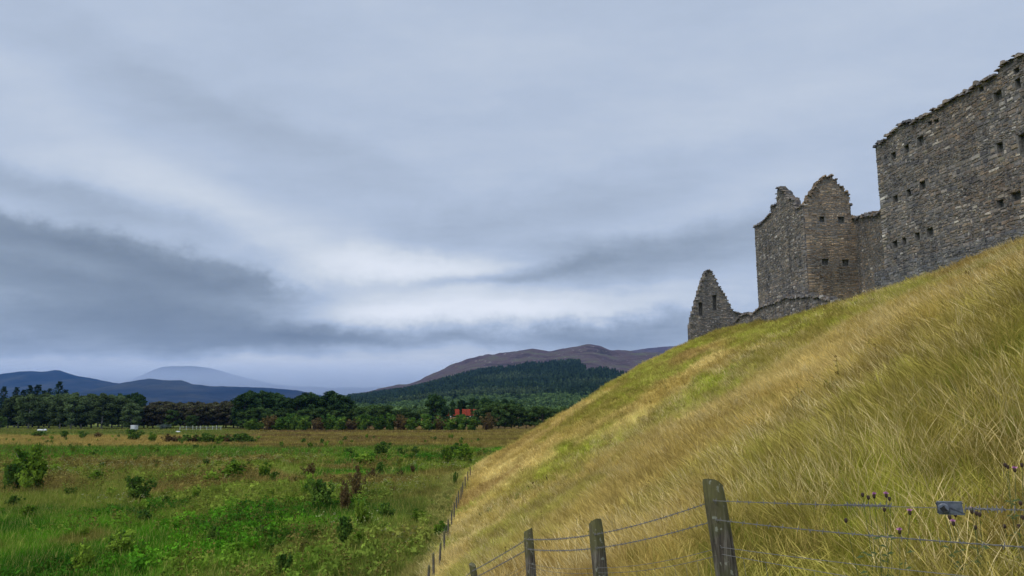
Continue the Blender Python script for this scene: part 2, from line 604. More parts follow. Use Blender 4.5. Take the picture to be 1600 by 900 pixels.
def hill_z(x, y):
    t = np.clip((y - 600) / 2400.0, 0, 1)
    s = np.clip(t, 0, 1) ** 1.55
    back = sstep(5200, 3000, y)
    xx = x * 3000 / np.maximum(y, 600) * 0.75 + x * 0.25
    h = pchip(xx, HCX, HCZ)
    h = h + (fbm(x * 0.006, y * 0.004, 5, 200, 0.55) - 0.5) * 36 * t * sstep(0, 120, h) + (fbm(x * 0.02, y * 0.015, 4, 210) - 0.5) * 16 * t * sstep(20, 140, h)
    return h * np.where(y <= 3000, s, back) - 4


def forest_mask(x, y):
    t = (y - 600) / 2400.0
    pxv = x / y * 1190 + 800
    tb = np.interp(pxv, [540, 600, 700, 800, 900, 915, 990, 1100], [0.80, 0.74, 0.66, 0.72, 0.80, 0.60, 0.56, 0.6])
    tb = tb * .93 + (fbm(x * 0.012, y * 0.01, 3, 220) - .5) * 0.16
    return sstep(0.02, -0.02, t - tb)


hx = np.linspace(-1500, 3400, 420)
hy = np.concatenate([np.linspace(600, 3300, 230), np.linspace(3340, 5400, 30)])
HX, HY = np.meshgrid(hx, hy)
me = grid_mesh("hills", HX, HY, hill_z(HX, HY), [M_HEATHER])
fm = forest_mask(HX, HY)
attr_vec(me, 'tint', np.stack([fm, fm, fm], -1))
tag(link("hills", me), kind='structure')


def ridge(name, pts, D, depth, mat, amp, seed):
    P = [at(a, b, D) for a, b in pts]
    xs, zs = np.array([v.x for v in P]), np.array([v.z for v in P])
    X = np.linspace(xs[0], xs[-1], 300)
    yy = np.concatenate([np.linspace(D - depth, D, 40), np.linspace(D, D + depth, 20)[1:]])
    XX, YY = np.meshgrid(X, yy)
    t = 1 - np.abs(YY - D) / depth
    h = pchip(XX, xs, zs)
    spur = (fbm(XX / depth * 3.0, YY / depth * 1.2, 4, seed) - 0.5)
    Z = h * np.clip(t, 0, 1) ** 1.2 + (fbm(XX * .0035, YY * .002, 5, seed + 9, .6) - .5) * amp * .45 * np.clip(t * (1.15 - t) * 4, 0, 1) + spur * amp * (np.clip(t, 0, 1) * (1 - np.clip(t, 0, 1)) * 3.5 + 0.12)
    me = grid_mesh(name, XX, YY, Z - 6, [mat])
    attr_vec(me, 'tint', np.zeros((XX.size, 3)))
    return tag(link(name, me), kind='structure')


ridge("hills", [(-500, 590), (-200, 572), (-60, 588), (0, 584), (25, 580), (45, 578.5), (65, 580), (90, 577.5), (105, 583), (125, 588), (160, 593), (230, 606), (330, 632), (420, 642)], 7600, 2600, M_FARHILL, 130, 300)
ridge("hills", [(-300, 640), (-60, 610), (40, 596), (110, 590.5), (140, 592), (190, 597), (240, 606), (330, 628), (420, 642)], 6900, 1700, M_FARHILL, 100, 320)
ridge("hills", [(40, 642), (110, 625), (150, 610), (180, 600), (215, 592), (235, 590), (255, 592), (285, 593), (300, 599), (330, 603), (350, 602), (400, 604), (470, 609), (520, 622), (600, 634), (700, 642)], 6200, 1900, M_FARHILL, 110, 340)
ridge("hills", [(60, 640), (150, 620), (215, 590), (235, 578), (255, 573), (290, 571), (320, 573), (350, 579), (390, 591), (430, 600), (520, 606), (560, 604), (600, 604), (640, 612), (720, 640)], 9900, 2200, M_FARHILL, 160, 360)
ridge("hills", [(820, 600), (940, 556), (985, 546), (1010, 543), (1040, 540), (1062, 538), (1120, 536), (1250, 545), (1500, 590), (1700, 640)], 5600, 1500, M_HEATHER, 120, 380)

# the embankment of the road beyond the trees
ex = np.linspace(-75, 60, 160)
ey = np.linspace(284, 350, 34)
EX, EY = np.meshgrid(ex, ey)
EZ = 3.9 * sstep(286, 298, EY + (fbm(EX * .06, EY * .06, 3, 400) - .5) * 4) * sstep(348, 334, EY) * sstep(-75, -50, EX) * sstep(60, 45, EX) - 0.2 + fbm(EX * .2, EY * .2, 3, 410) * 0.2
me = grid_mesh("embankment", EX, EY, EZ, [M_GROUND])
n_ = fbm(EX * .1, EY * .3, 3, 420)
attr_vec(me, 'tint', lerp3((0.16, 0.085, 0.035), (0.20, 0.16, 0.055), n_))
tag(link("embankment", me), kind='structure')

# ------------------------------------------------------------------ air
hz = bpy.data.materials.new("haze_air")
hz.use_nodes = True
t = NT(hz.node_tree)
out = t.node('ShaderNodeOutputMaterial')
pv = t.node('ShaderNodeVolumePrincipled')
pv.inputs['Density'].default_value = 4.6e-5
pv.inputs['Color'].default_value = (0.13, 0.33, 0.80, 1)
pv.inputs['Anisotropy'].default_value = 0.2
t.l.new(pv.outputs[0], out.inputs['Volume'])
hz.cycles.homogeneous_volume = True if hasattr(hz.cycles, 'homogeneous_volume') else None
vs = [(x, y, z) for x in (-10000, 10000) for y in (-4500, 12400) for z in (-20, 660)]
me = mesh("haze", vs, [(0, 1, 3, 2), (4, 6, 7, 5), (0, 4, 5, 1), (2, 3, 7, 6), (0, 2, 6, 4), (1, 5, 7, 3)], [hz])
tag(link("haze", me), kind='stuff')


# low cloud lying against the farthest hills
ms = bpy.data.materials.new("mist_bank")
ms.use_nodes = True
t = NT(ms.node_tree)
out = t.node('ShaderNodeOutputMaterial')
pv = t.node('ShaderNodeVolumePrincipled')
sp = t.node('ShaderNodeSeparateXYZ')
t.l.new(geo_pos(t), sp.inputs[0])
t.l.new(t.mapr(sp.outputs[2], 615, 300, 0.0, 1.9e-3), pv.inputs['Density'])
pv.inputs['Color'].default_value = (0.80, 0.87, 0.97, 1)
t.l.new(pv.outputs[0], out.inputs['Volume'])
vs = [(x, y, z) for x in (-9800, 9800) for y in (8000, 8900) for z in (-10, 620)]
me = mesh("mist", vs, [(0, 1, 3, 2), (4, 6, 7, 5), (0, 4, 5, 1), (2, 3, 7, 6), (0, 2, 6, 4), (1, 5, 7, 3)], [ms])
tag(link("mist", me), kind='stuff')


# ------------------------------------------------------------------ castle masonry
def m_stone(t, b, out):
    a = t.node('ShaderNodeAttribute', attribute_name='tint')
    p = geo_pos(t)
    n = t.noise(p, 7.0, 5, 0.7)
    n2 = t.noise(p, 0.55, 4, 0.6)
    c = t.mix(1.0, a.outputs['Color'], t.ramp(n, [(0.25, (0.55, 0.55, 0.57)), (0.75, (1.35, 1.3, 1.25))]), 'MULTIPLY')
    c = t.mix(1.0, c, t.ramp(n2, [(0.3, (0.62, 0.62, 0.64)), (0.7, (1.28, 1.22, 1.13))]), 'MULTIPLY')
    mp = t.node('ShaderNodeMapping')
    mp.inputs['Scale'].default_value = (1.1, 1.1, 0.16)
    t.l.new(p, mp.inputs[0])
    c = t.mix(1.0, c, t.ramp(t.noise(mp.outputs[0], 1.3, 4, 0.6), [(0.36, (0.62, 0.63, 0.66)), (0.50, (1.0, 1.0, 1.0)), (0.68, (1.12, 1.10, 1.06))]), 'MULTIPLY')
    c = t.mix(t.mapr(t.noise(p, 1.6, 4, 0.6), 0.60, 0.75, 0, 0.35), c, (0.16, 0.165, 0.075))
    vm = t.node('ShaderNodeVectorMath', operation='SCALE')
    t.l.new(c, vm.inputs[0])
    vm.inputs['Scale'].default_value = 1.30
    t.l.new(vm.outputs[0], b.inputs['Base Color'])
    bump(t, b, n, 0.9, 0.05)


M_STONE = pbr("rubble_stone", rough=0.95, build=m_stone, spec=0.15)


def m_core(t, b, out):
    p = geo_pos(t)
    n = t.noise(p, 5.0, 5, 0.7)
    c = t.ramp(n, [(0.3, (0.09, 0.085, 0.078)), (0.7, (0.22, 0.205, 0.185))])
    t.l.new(c, b.inputs['Base Color'])
    bump(t, b, n, 1.0, 0.08)


M_CORE = pbr("lime_mortar", rough=1.0, build=m_core, spec=0.05)

GREYS = [(0.155, 0.150, 0.150), (0.110, 0.110, 0.116), (0.195, 0.180, 0.165), (0.085, 0.085, 0.09), (0.165, 0.140, 0.120), (0.32, 0.31, 0.29), (0.14, 0.125, 0.105), (0.175, 0.15, 0.125)]
GREYW = [5, 5, 4, 4, 4, 1.5, 4, 3]
BROWNS = [(0.215, 0.165, 0.115), (0.18, 0.140, 0.100), (0.25, 0.190, 0.130), (0.15, 0.122, 0.094), (0.16, 0.145, 0.13), (0.31, 0.26, 0.20), (0.12, 0.090, 0.064)]
BROWNW = [5, 5, 3, 3, 2, 0.6, 3]
SLATE = [(0.115, 0.122, 0.137), (0.085, 0.090, 0.102), (0.15, 0.155, 0.165), (0.20, 0.20, 0.20)]
SLATEW = [4, 4, 3, 1]


class Wall:
    """a rubble wall standing on the line A-B; the outer side is on the right hand of A->B when flip is False"""
    def __init__(self, A, B, flip=False):
        self.A, self.B = Vector((*A, 0)), Vector((*B, 0))
        self.e = (self.B - self.A).normalized()
        self.L = (self.B - self.A).length
        n = Vector((self.e.y, -self.e.x, 0))
        self.n = -n if flip else n

    def uz(self, px, py):
        """where the line of sight through a photo point meets this wall's plane"""
        a, b = ray(px, py)
        d = Vector((a, 1, b))
        o = Vector((0, 0, EYE))
        s = (self.A - o).xy.dot(self.n.xy) / d.xy.dot(self.n.xy)
        p = o + d * s
        return (p - self.A).xy.dot(self.e.xy), p.z

    def build(self, name, parent, zb, top, holes=(), thick=0.9, pal=(GREYS, GREYW), size=1.0, seed=0, tint=None, hdepth=0.34, proud=1.0, rag=.30, caps=1.0, quoin=0):
        rnd = random.Random(seed + 5)
        us, zs = [p[0] for p in top], [p[1] for p in top]

        def topz(u):
            base = float(np.interp(u, us, zs))
            return base + (float(vnoise(np.array([u * 2.3 + seed]), np.array([seed * 1.7]), 7)[0]) - 0.5) * rag + (float(vnoise(np.array([u * 6.1 + seed]), np.array([seed * 2.9]), 9)[0]) - 0.5) * rag * .8
        P = lambda u, z, d: self.A + self.e * u + Vector((0, 0, z)) + self.n * d
        V, Fc, MI, T = [], [], [], []

        def quad(ps, mi, col):
            k = len(V)
            V.extend(ps)
            T.extend([col] * 4)
            Fc.append((k, k + 1, k + 2, k + 3))
            MI.append(mi)
        u0, u1 = us[0], us[-1]
        zmax = max(zs) + 0.3
        ub = sorted(set([round(v, 3) for v in list(np.linspace(u0, u1, max(2, int((u1 - u0) / 0.2)) + 1)) + [h[0] for h in holes] + [h[1] for h in holes]]))
        zbr = sorted(set([round(v, 3) for v in list(np.linspace(zb, zmax, int((zmax - zb) / 0.16) + 2)) + [h[2] for h in holes] + [h[3] for h in holes]]))
        nu, nz = len(ub) - 1, len(zbr) - 1
        fill = np.zeros((nu + 2, nz + 2), bool)
        hole = np.zeros((nu + 2, nz + 2), bool)
        for i in range(nu):
            um = (ub[i] + ub[i + 1]) / 2
            tz = topz(um)
            for j in range(nz):
                zm = (zbr[j] + zbr[j + 1]) / 2
                if zm < tz:
                    fill[i + 1, j + 1] = True
                    if any(h[0] < um < h[1] and h[2] < zm < h[3] for h in holes):
                        hole[i + 1, j + 1] = True
        k0 = (0.1, 0.1, 0.1)
        for i in range(nu):
            for j in range(nz):
                I, J = i + 1, j + 1
                if not fill[I, J]:
                    continue
                a, b, c, d = ub[i], ub[i + 1], zbr[j], zbr[j + 1]
                quad([P(b, c, -thick), P(a, c, -thick), P(a, d, -thick), P(b, d, -thick)], 1, k0)
                f = -hdepth if hole[I, J] else 0.0
                quad([P(a, c, f), P(b, c, f), P(b, d, f), P(a, d, f)], 1, k0)
                for (di, dj, e1, e2) in ((-1, 0, (a, c), (a, d)), (1, 0, (b, d), (b, c)), (0, 1, (a, d), (b, d)), (0, -1, (b, c), (a, c))):
                    nf, nh = fill[I + di, J + dj], hole[I + di, J + dj]
                    if not nf:
                        quad([P(*e1, f), P(*e2, f), P(*e2, -thick), P(*e1, -thick)], 0, tuple(Vector(rnd.choices(*pal)[0]) * rnd.uniform(.6, 1.1)))
                    elif nh and not hole[I, J]:
                        quad([P(*e1, 0), P(*e2, 0), P(*e2, -hdepth), P(*e1, -hdepth)], 1, k0)

        # face stones, course by course
        def stone(a, b, c, d, depth0, out_, col):
            ins = min(b - a, d - c) * 0.16
            j = lambda s=1.0: rnd.uniform(-1, 1) * min(b - a, d - c) * 0.19 * s
            base = [P(a + j(.4), c + j(.4), depth0), P(b + j(.4), c + j(.4), depth0), P(b + j(.4), d + j(.4), depth0), P(a + j(.4), d + j(.4), depth0)]
            fr = [P(a + ins + j(), c + ins + j(), out_ + rnd.uniform(-.012, .012)), P(b - ins + j(), c + ins + j(), out_ + rnd.uniform(-.012, .012)),
                  P(b - ins + j(), d - ins + j(), out_ + rnd.uniform(-.012, .012)), P(a + ins + j(), d - ins + j(), out_ + rnd.uniform(-.012, .012))]
            k = len(V)
            V.extend(base + fr)
            T.extend([col] * 8)
            Fc.append((k + 4, k + 5, k + 6, k + 7))
            for q in range(4):
                Fc.append((k + q, k + (q + 1) % 4, k + 4 + (q + 1) % 4, k + 4 + q))
            MI.extend([0] * 5)
        z = zb
        while z < zmax:
            h = rnd.choice([0.12, 0.15, 0.18, 0.21, 0.25, 0.31]) * size * rnd.uniform(.85, 1.15)
            u = u0 + rnd.uniform(-.05, 0.02)
            while u < u1:
                ww = h * rnd.choice([0.6, 0.85, 1.1, 1.4, 1.9, 2.4]) * rnd.uniform(.85, 1.15)
                qn = (quoin == -1 and u < u0 + .1) or (quoin == 1 and u > u1 - .55)
                if qn:
                    ww = rnd.choice([.34, .62]) if quoin == -1 else u1 - u + .03
                b = min(u + ww, u1 + rnd.uniform(0, .05))
                um = (u + b) / 2
                zoff = rnd.uniform(-.045, .045) + 0.30 * (float(vnoise(np.array([um * .5 + seed]), np.array([z * .35]), 8)[0]) - .5)
                c, d = z + 0.008 + zoff, z + h - 0.012 + zoff
                if b - u > 0.07 and d < topz(um) + 0.10:
                    cut = False
                    aa, bb, cc, dd = u + .008, b - .010, c, d
                    for hh in holes:
                        if aa < hh[1] and bb > hh[0] and cc < hh[3] and dd > hh[2]:
                            ov = (min(bb, hh[1]) - max(aa, hh[0])) * (min(dd, hh[3]) - max(cc, hh[2])) / ((bb - aa) * (dd - cc))
                            if ov > 0.35:
                                cut = True
                            elif hh[0] <= (aa + bb) / 2 <= hh[1]:
                                if (cc + dd) / 2 > (hh[2] + hh[3]) / 2: cc = hh[3]
                                else: dd = hh[2]
                            elif aa < hh[0]: bb = hh[0]
                            else: aa = hh[1]
                    if not cut and dd - cc > 0.05 and bb - aa > 0.05:
                        col = Vector(rnd.choices(*pal)[0]) * rnd.uniform(0.74, 1.24)
                        if tint:
                            col = tint(col, um, (c + d) / 2)
                        if qn:
                            col = col * 1.35
                        stone(aa, bb, cc, dd, -0.02, (0.016 + rnd.random() ** 2 * 0.045) * proud, tuple(col))
                u = b
            z += h
        # loose cap stones along the broken top
        u = u0 if caps > 0 else u1
        while u < u1:
            ww = rnd.uniform(0.2, 0.5) * size * caps
            z_ = topz(u + ww / 2) - 0.08
            hh = rnd.uniform(.08, .24) * size * caps
            for dd in np.arange(-thick + 0.15, 0.0, 0.35):
                a, b, c, d = u, u + ww * .95, z_ + rnd.uniform(-.05, .03), z_ + hh + rnd.uniform(-.04, .08)
                g0, g1 = dd + rnd.uniform(-.05, .05), dd + 0.32
                k = len(V)
                q = 0.04
                V.extend([P(a, c, g0), P(b, c, g0), P(b, c, g1), P(a, c, g1), P(a + q, d, g0 + q), P(b - q, d + rnd.uniform(-.04, .04), g0 + q), P(b - q, d, g1 - q), P(a + q, d + rnd.uniform(-.04, .04), g1 - q)])
                T.extend([tuple(Vector(rnd.choices(*pal)[0]) * rnd.uniform(.7, 1.2))] * 8)
                Fc.extend([(k + 4, k + 5, k + 6, k + 7), (k, k + 1, k + 5, k + 4), (k + 1, k + 2, k + 6, k + 5), (k + 2, k + 3, k + 7, k + 6), (k + 3, k, k + 4, k + 7)])
                MI.extend([0] * 5)
            u += ww
        me = mesh(name, V, Fc, [M_STONE, M_CORE], mat_idx=MI)
        attr_vec(me, 'tint', T)
        return link(name, me, parent)


def empty(name, loc, label, cat, group=None):
    o = bpy.data.objects.new(name, None)
    o.empty_display_size = 0.5
    o.location = loc
    COL.objects.link(o)
    return tag(o, label, cat, group)


def castle_root(name, loc, label, cat):
    # parts are built in world coordinates, so the root keeps the origin of the world
    o = empty(name, (0, 0, 0), label, cat)
    return o


def hole_px(wl, x0, y0, x1, y1):
    ua, za = wl.uz(x0, y1)
    ub_, zb_ = wl.uz(x1, y0)
    uc, zc = wl.uz((x0 + x1) / 2, (y0 + y1) / 2)
    rj = random.Random(int(x0 * 3 + y0))
    hu = abs(ub_ - ua) / 2 * rj.uniform(.8, 1.15)
    zc += rj.uniform(-.05, .05)
    hzt = abs(wl.uz((x0 + x1) / 2, y0)[1] - wl.uz((x0 + x1) / 2, y1)[1]) / 2
    return (uc - hu, uc + hu, zc - hzt, zc + hzt)


# --- barracks block: long west wall
blk = castle_root("barracks_block", (28.5, 50, 17), "tall roofless stone barracks block with rows of small square openings, nearest ruin at the right", "ruin")
Wb = Wall((28.5, 55.9), (32.4, 30.0))
LB = Wb.L
top_px = [(1368, 229), (1378, 222), (1386, 214), (1398, 208), (1404, 198), (1416, 190), (1426, 193), (1430, 191), (1460, 173), (1500, 149), (1540, 126), (1560, 113), (1566, 103), (1576, 97), (1590, 86), (1600, 88)]
top = [Wb.uz(*p) for p in top_px]
top[0] = (0.0, top[0][1])
top += [(LB - 6, 27.9), (LB - 4, 28.6), (LB, 28.2)]
HB = [(1393, 238, 1399, 250), (1413, 227, 1420, 240), (1434, 213, 1442, 229), (1396, 305, 1402, 316), (1417, 295, 1423, 307), (1438, 284, 1445, 297),
      (1395, 376, 1402, 388), (1410, 371, 1416, 383), (1430, 363, 1437, 376), (1449, 355, 1457, 369), (1554, 142, 1564, 158), (1558, 223, 1567, 240),
      (1558, 311, 1568, 324), (1582, 301, 1594, 315), (1586, 123, 1595, 140), (1593, 206, 1610, 238), (1584, 105, 1592, 114), (1530, 136, 1537, 144), (1460, 186, 1466, 193), (1450, 189, 1456, 196)]
holes = [hole_px(Wb, *h) for h in HB]
holes += [(LB - 5, LB - 4.3, 20.4, 21.0), (LB - 5, LB - 4.3, 24, 24.8)]


def tint_block(c, u, z):
    n = float(fbm(np.array([u * .35]), np.array([z * .5]), 3, 500)[0])
    w_ = max(0, min(1, (n - 0.42) * 5)) * max(0, min(1, (u - 3.0) / 4))
    warm = Vector((c.x * 1.05, c.y * 0.97, c.z * 0.88))
    return c * (1 - w_) + warm * w_


Wb.build("west_wall", blk, 15.6, top, holes, pal=(GREYS, GREYW), seed=1, size=0.82, quoin=-1, tint=tint_block)
# quieter sides of the block
corners = [((28.5, 55.9), (37.0, 57.2)), ((37.0, 57.2), (40.9, 31.3)), ((32.4, 30.0), (40.9, 31.3))]
for i, (A, B) in enumerate(corners):
    wl = Wall(A, B, flip=(i < 2))
    wl.build(("north_wall", "east_wall", "south_wall")[i], blk, 15.6, [(0.4 if i < 2 else 0.92, 26.8), (wl.L * .3, 27.4), (wl.L * .5, 30.0 if i != 1 else 27.2), (wl.L * .7, 27.5), (wl.L - .9, 26.9)], (), pal=(GREYS, GREYW), seed=9 + i, size=1.5)
# battered plinth of slabs along its foot
Wp = Wall((28.22, 57.1), (32.16, 29.8))
Wp.build("plinth", blk, 15.4, [(0, 17.95), (Wp.L * .3, 18.1), (Wp.L * .6, 18.0), (Wp.L, 17.9)], (), thick=0.24, pal=(SLATE + GREYS[:4], SLATEW + [3, 3, 2, 2]), seed=21, size=0.85, rag=.12, caps=0)

# --- corner tower
tw = castle_root("corner_tower", (27, 67, 17), "ruined square corner tower with two broken peaks and four sockets in its brown face", "tower ruin")
Ww = Wall((26.6, 79.6), (27.05, 67.3))
T_W = [(1183, 351), (1190, 347), (1199, 339), (1205, 333), (1206, 324), (1213, 318), (1215, 293), (1221, 292), (1224, 298), (1229, 301), (1233, 308), (1240, 310), (1243, 322), (1250, 325), (1256, 320)]
topw = [Ww.uz(*p) for p in T_W]
topw = [(u, z) for u, z in topw]
topw[0] = (0.0, topw[0][1])
topw[-1] = (Ww.L, topw[-1][1])


def tint_tw(c, u, z):
    return c * (1.12 if z < 19.6 else 1.0)


Ww.build("west_wall", tw, 15.2, topw, [], pal=(GREYS, GREYW), seed=31, size=0.82, rag=.26, caps=.6, thick=.6, quoin=1, tint=tint_tw)
Ws = Wall((27.05, 67.3), (32.0, 67.3))
T_S = [(1256, 318), (1261, 315), (1262, 305), (1267, 303), (1269, 295), (1274, 293), (1277, 283), (1283, 281), (1286, 274), (1300, 272), (1302, 280), (1307, 281), (1309, 290), (1316, 290), (1319, 297), (1325, 300), (1327, 316), (1328, 332), (1331, 340), (1336, 345)]
tops = [Ws.uz(*p) for p in T_S]
tops = [(min(max(u, 0), Ws.L), z) for u, z in tops]
# keep u increasing
fixed = []
for u, z in tops:
    if fixed and u <= fixed[-1][0]:
        u = fixed[-1][0] + 0.02
    fixed.append((u, z))
hs = [hole_px(Ws, 1280, 338, 1289, 347), hole_px(Ws, 1310, 338, 1319, 348), hole_px(Ws, 1284, 405, 1295, 415), hole_px(Ws, 1316, 405, 1327, 416)]


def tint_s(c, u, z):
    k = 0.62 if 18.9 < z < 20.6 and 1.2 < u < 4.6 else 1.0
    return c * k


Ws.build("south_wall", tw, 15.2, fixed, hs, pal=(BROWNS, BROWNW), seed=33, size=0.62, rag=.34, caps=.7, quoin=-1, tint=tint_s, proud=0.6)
for i, (A, B) in enumerate([((26.6, 79.6), (31.6, 79.6)), ((32.0, 67.35), (31.6, 79.6))]):
    wl = Wall(A, B, flip=(i == 0))
    wl.build(("north_wall", "east_wall")[i], tw, 15.2, [(0.92, 26.6), (wl.L * .4, 26.0), (wl.L * .7, 23.0), (wl.L - .92, 24.4)], (), pal=(GREYS, GREYW), seed=36 + i, size=1.4)

# --- curtain wall between tower and block
cw = castle_root("curtain_wall", (31, 63, 17), "lower stained stretch of curtain wall linking the corner tower to the barracks block", "wall")
Wc = Wall((31.75, 67.25), (31.0, 56.4))
Wc.build("wall", cw, 15.3, [(0, 24.9), (1.5, 24.7), (3.0, 24.5), (5.0, 24.0), (Wc.L, 23.7)], (), pal=(GREYS + BROWNS[:3], GREYW + [3, 3, 2]), seed=41, size=0.7, proud=0.7,
         tint=lambda c, u, z: c * (0.8 if z > 20.5 else 0.95))

# --- low parapet wall from the gable to the block
lw = castle_root("low_wall", (26, 70, 17), "low tumbled rubble wall along the crest below the tower, running to the gable", "wall")
Wl = Wall((26.75, 88.2), (26.1, 73.5))
Wl.build("wall", lw, 15.0, [(0, 17.9), (3, 18.2), (7, 17.8), (10, 18.1), (Wl.L, 17.9)], (), thick=0.6, pal=(GREYS, GREYW), seed=51, size=0.9)
Wl2 = Wall((26.1, 73.4), (26.35, 60.5))
Wl2.build("wall", lw, 15.0, [(0, 17.9), (3, 18.0), (7, 17.5), (10, 17.1), (Wl2.L, 16.3)], (), thick=0.6, pal=(GREYS, GREYW), seed=52, size=0.9)

# --- gable ruin
gb = castle_root("stable_gable", (23, 88, 15), "solitary pointed stone gable with two narrow slits at the left end of the ruins", "gable ruin")
Wg = Wall((21.2, 88.0), (28.2, 88.6))
T_G = [(1078, 510), (1082, 492), (1090, 462), (1097, 440), (1103, 423), (1109, 422), (1115, 430), (1123, 446), (1131, 459), (1138, 472), (1145, 486), (1152, 488), (1160, 492), (1168, 492)]
topg = [Wg.uz(*p) for p in T_G]
hg = [hole_px(Wg, 1092, 472, 1098, 493), hole_px(Wg, 1113.5, 461, 1120, 485), hole_px(Wg, 1153, 495, 1158, 500)]
Wg.build("gable_wall", gb, 13.6, topg, hg, thick=0.9, pal=(GREYS, GREYW), seed=61, size=0.6, hdepth=0.6, rag=.12)

# ------------------------------------------------------------------ vegetation prototypes
def leaf_cloud(name, centres, radii, n, size, mat, rng, flat=0.75, aspect=1.6):
    """n leaf-sized faces spread through clumps (denser towards each clump's skin)"""
    centres, radii = np.asarray(centres), np.asarray(radii)
    pr = radii ** 2 / np.sum(radii ** 2)
    k = rng.choice(len(radii), n, p=pr)
    d = rng.normal(size=(n, 3))
    d /= np.linalg.norm(d, axis=1)[:, None]
    rr = rng.random(n) ** 0.45
    p = centres[k] + d * (radii[k] * rr)[:, None] * np.array([1, 1, flat])
    a = rng.normal(size=(n, 3))
    a /= np.linalg.norm(a, axis=1)[:, None]
    b = np.cross(a, d + rng.normal(size=(n, 3)) * .6)
    b /= np.linalg.norm(b, axis=1)[:, None] + 1e-9
    s = size * rng.uniform(0.6, 1.4, n)
    a, b = a * (s * .5 * aspect)[:, None], b * (s * .5)[:, None]
    V = np.stack([p - a - b * .3, p - b, p + a, p + b], 1).reshape(-1, 3)
    Fc = np.arange(n * 4).reshape(-1, 4).tolist()
    return mesh(name, V, Fc, [mat])


def tube_path(V, Fc, pts, rads, sides=6, cap=True):
    base = None
    n = len(pts)
    for i, (p, r) in enumerate(zip(pts, rads)):
        p = Vector(p)
        d = (Vector(pts[min(i + 1, n - 1)]) - Vector(pts[max(i - 1, 0)])).normalized()
        x = d.orthogonal().normalized() if i == 0 else (x - d * x.dot(d)).normalized()
        y = d.cross(x)
        k = len(V)
        for s in range(sides):
            an = 2 * math.pi * s / sides
            V.append(p + (x * math.cos(an) + y * math.sin(an)) * r)
        if i:
            for s in range(sides):
                Fc.append((k - sides + s, k - sides + (s + 1) % sides, k + (s + 1) % sides, k + s))
        elif cap:
            Fc.append(tuple(range(k + sides - 1, k - 1, -1)))
    if cap:
        Fc.append(tuple(range(len(V) - sides, len(V))))


def m_bark(c1, c2, name):
    def bld(t, b, out):
        n = t.noise(obj_co(t), 9.0, 4, 0.7)
        t.l.new(t.ramp(n, [(0.35, c1), (0.65, c2)]), b.inputs['Base Color'])
        bump(t, b, n, 0.6, 0.02)
    return pbr(name, rough=0.9, build=bld, spec=0.1)


M_BARK = m_bark((0.05, 0.04, 0.032), (0.13, 0.105, 0.085), "bark")
M_BIRCH = m_bark((0.16, 0.15, 0.14), (0.38, 0.37, 0.34), "birch_bark")
L_BIRCH = leafy("birch_leaves", (0.045, 0.068, 0.026), (0.095, 0.130, 0.052), noise_scale=0.35, var=0.8)
L_PINE = leafy("pine_needles", (0.020, 0.042, 0.016), (0.048, 0.085, 0.026), noise_scale=0.4, trans=.1, var=0.9)
L_SPRUCE = leafy("spruce_needles", (0.014, 0.030, 0.016), (0.028, 0.052, 0.024), noise_scale=0.4, trans=.1)
L_RUSSET = leafy("russet_leaves", (0.062, 0.050, 0.034), (0.085, 0.085, 0.040), noise_scale=0.4)
L_OAK = leafy("broad_leaves", (0.040, 0.076, 0.022), (0.080, 0.120, 0.032), noise_scale=0.4, var=0.9)
L_BUSHG = leafy("willow_leaves", (0.055, 0.125, 0.014), (0.20, 0.29, 0.030), noise_scale=1.3, trans=.3)
L_BUSHD = leafy("dark_shrub_leaves", (0.045, 0.100, 0.018), (0.150, 0.230, 0.034), noise_scale=1.6)
L_BUSHB = leafy("brown_shrub_leaves", (0.085, 0.055, 0.026), (0.150, 0.110, 0.035), noise_scale=1.2)
L_BUSHY = leafy("yellow_shrub_leaves", (0.16, 0.25, 0.028), (0.28, 0.40, 0.045), noise_scale=1.0, trans=.3)
L_PALE = leafy("pale_shrub_leaves", (0.07, 0.10, 0.085), (0.13, 0.16, 0.14), noise_scale=1.0)


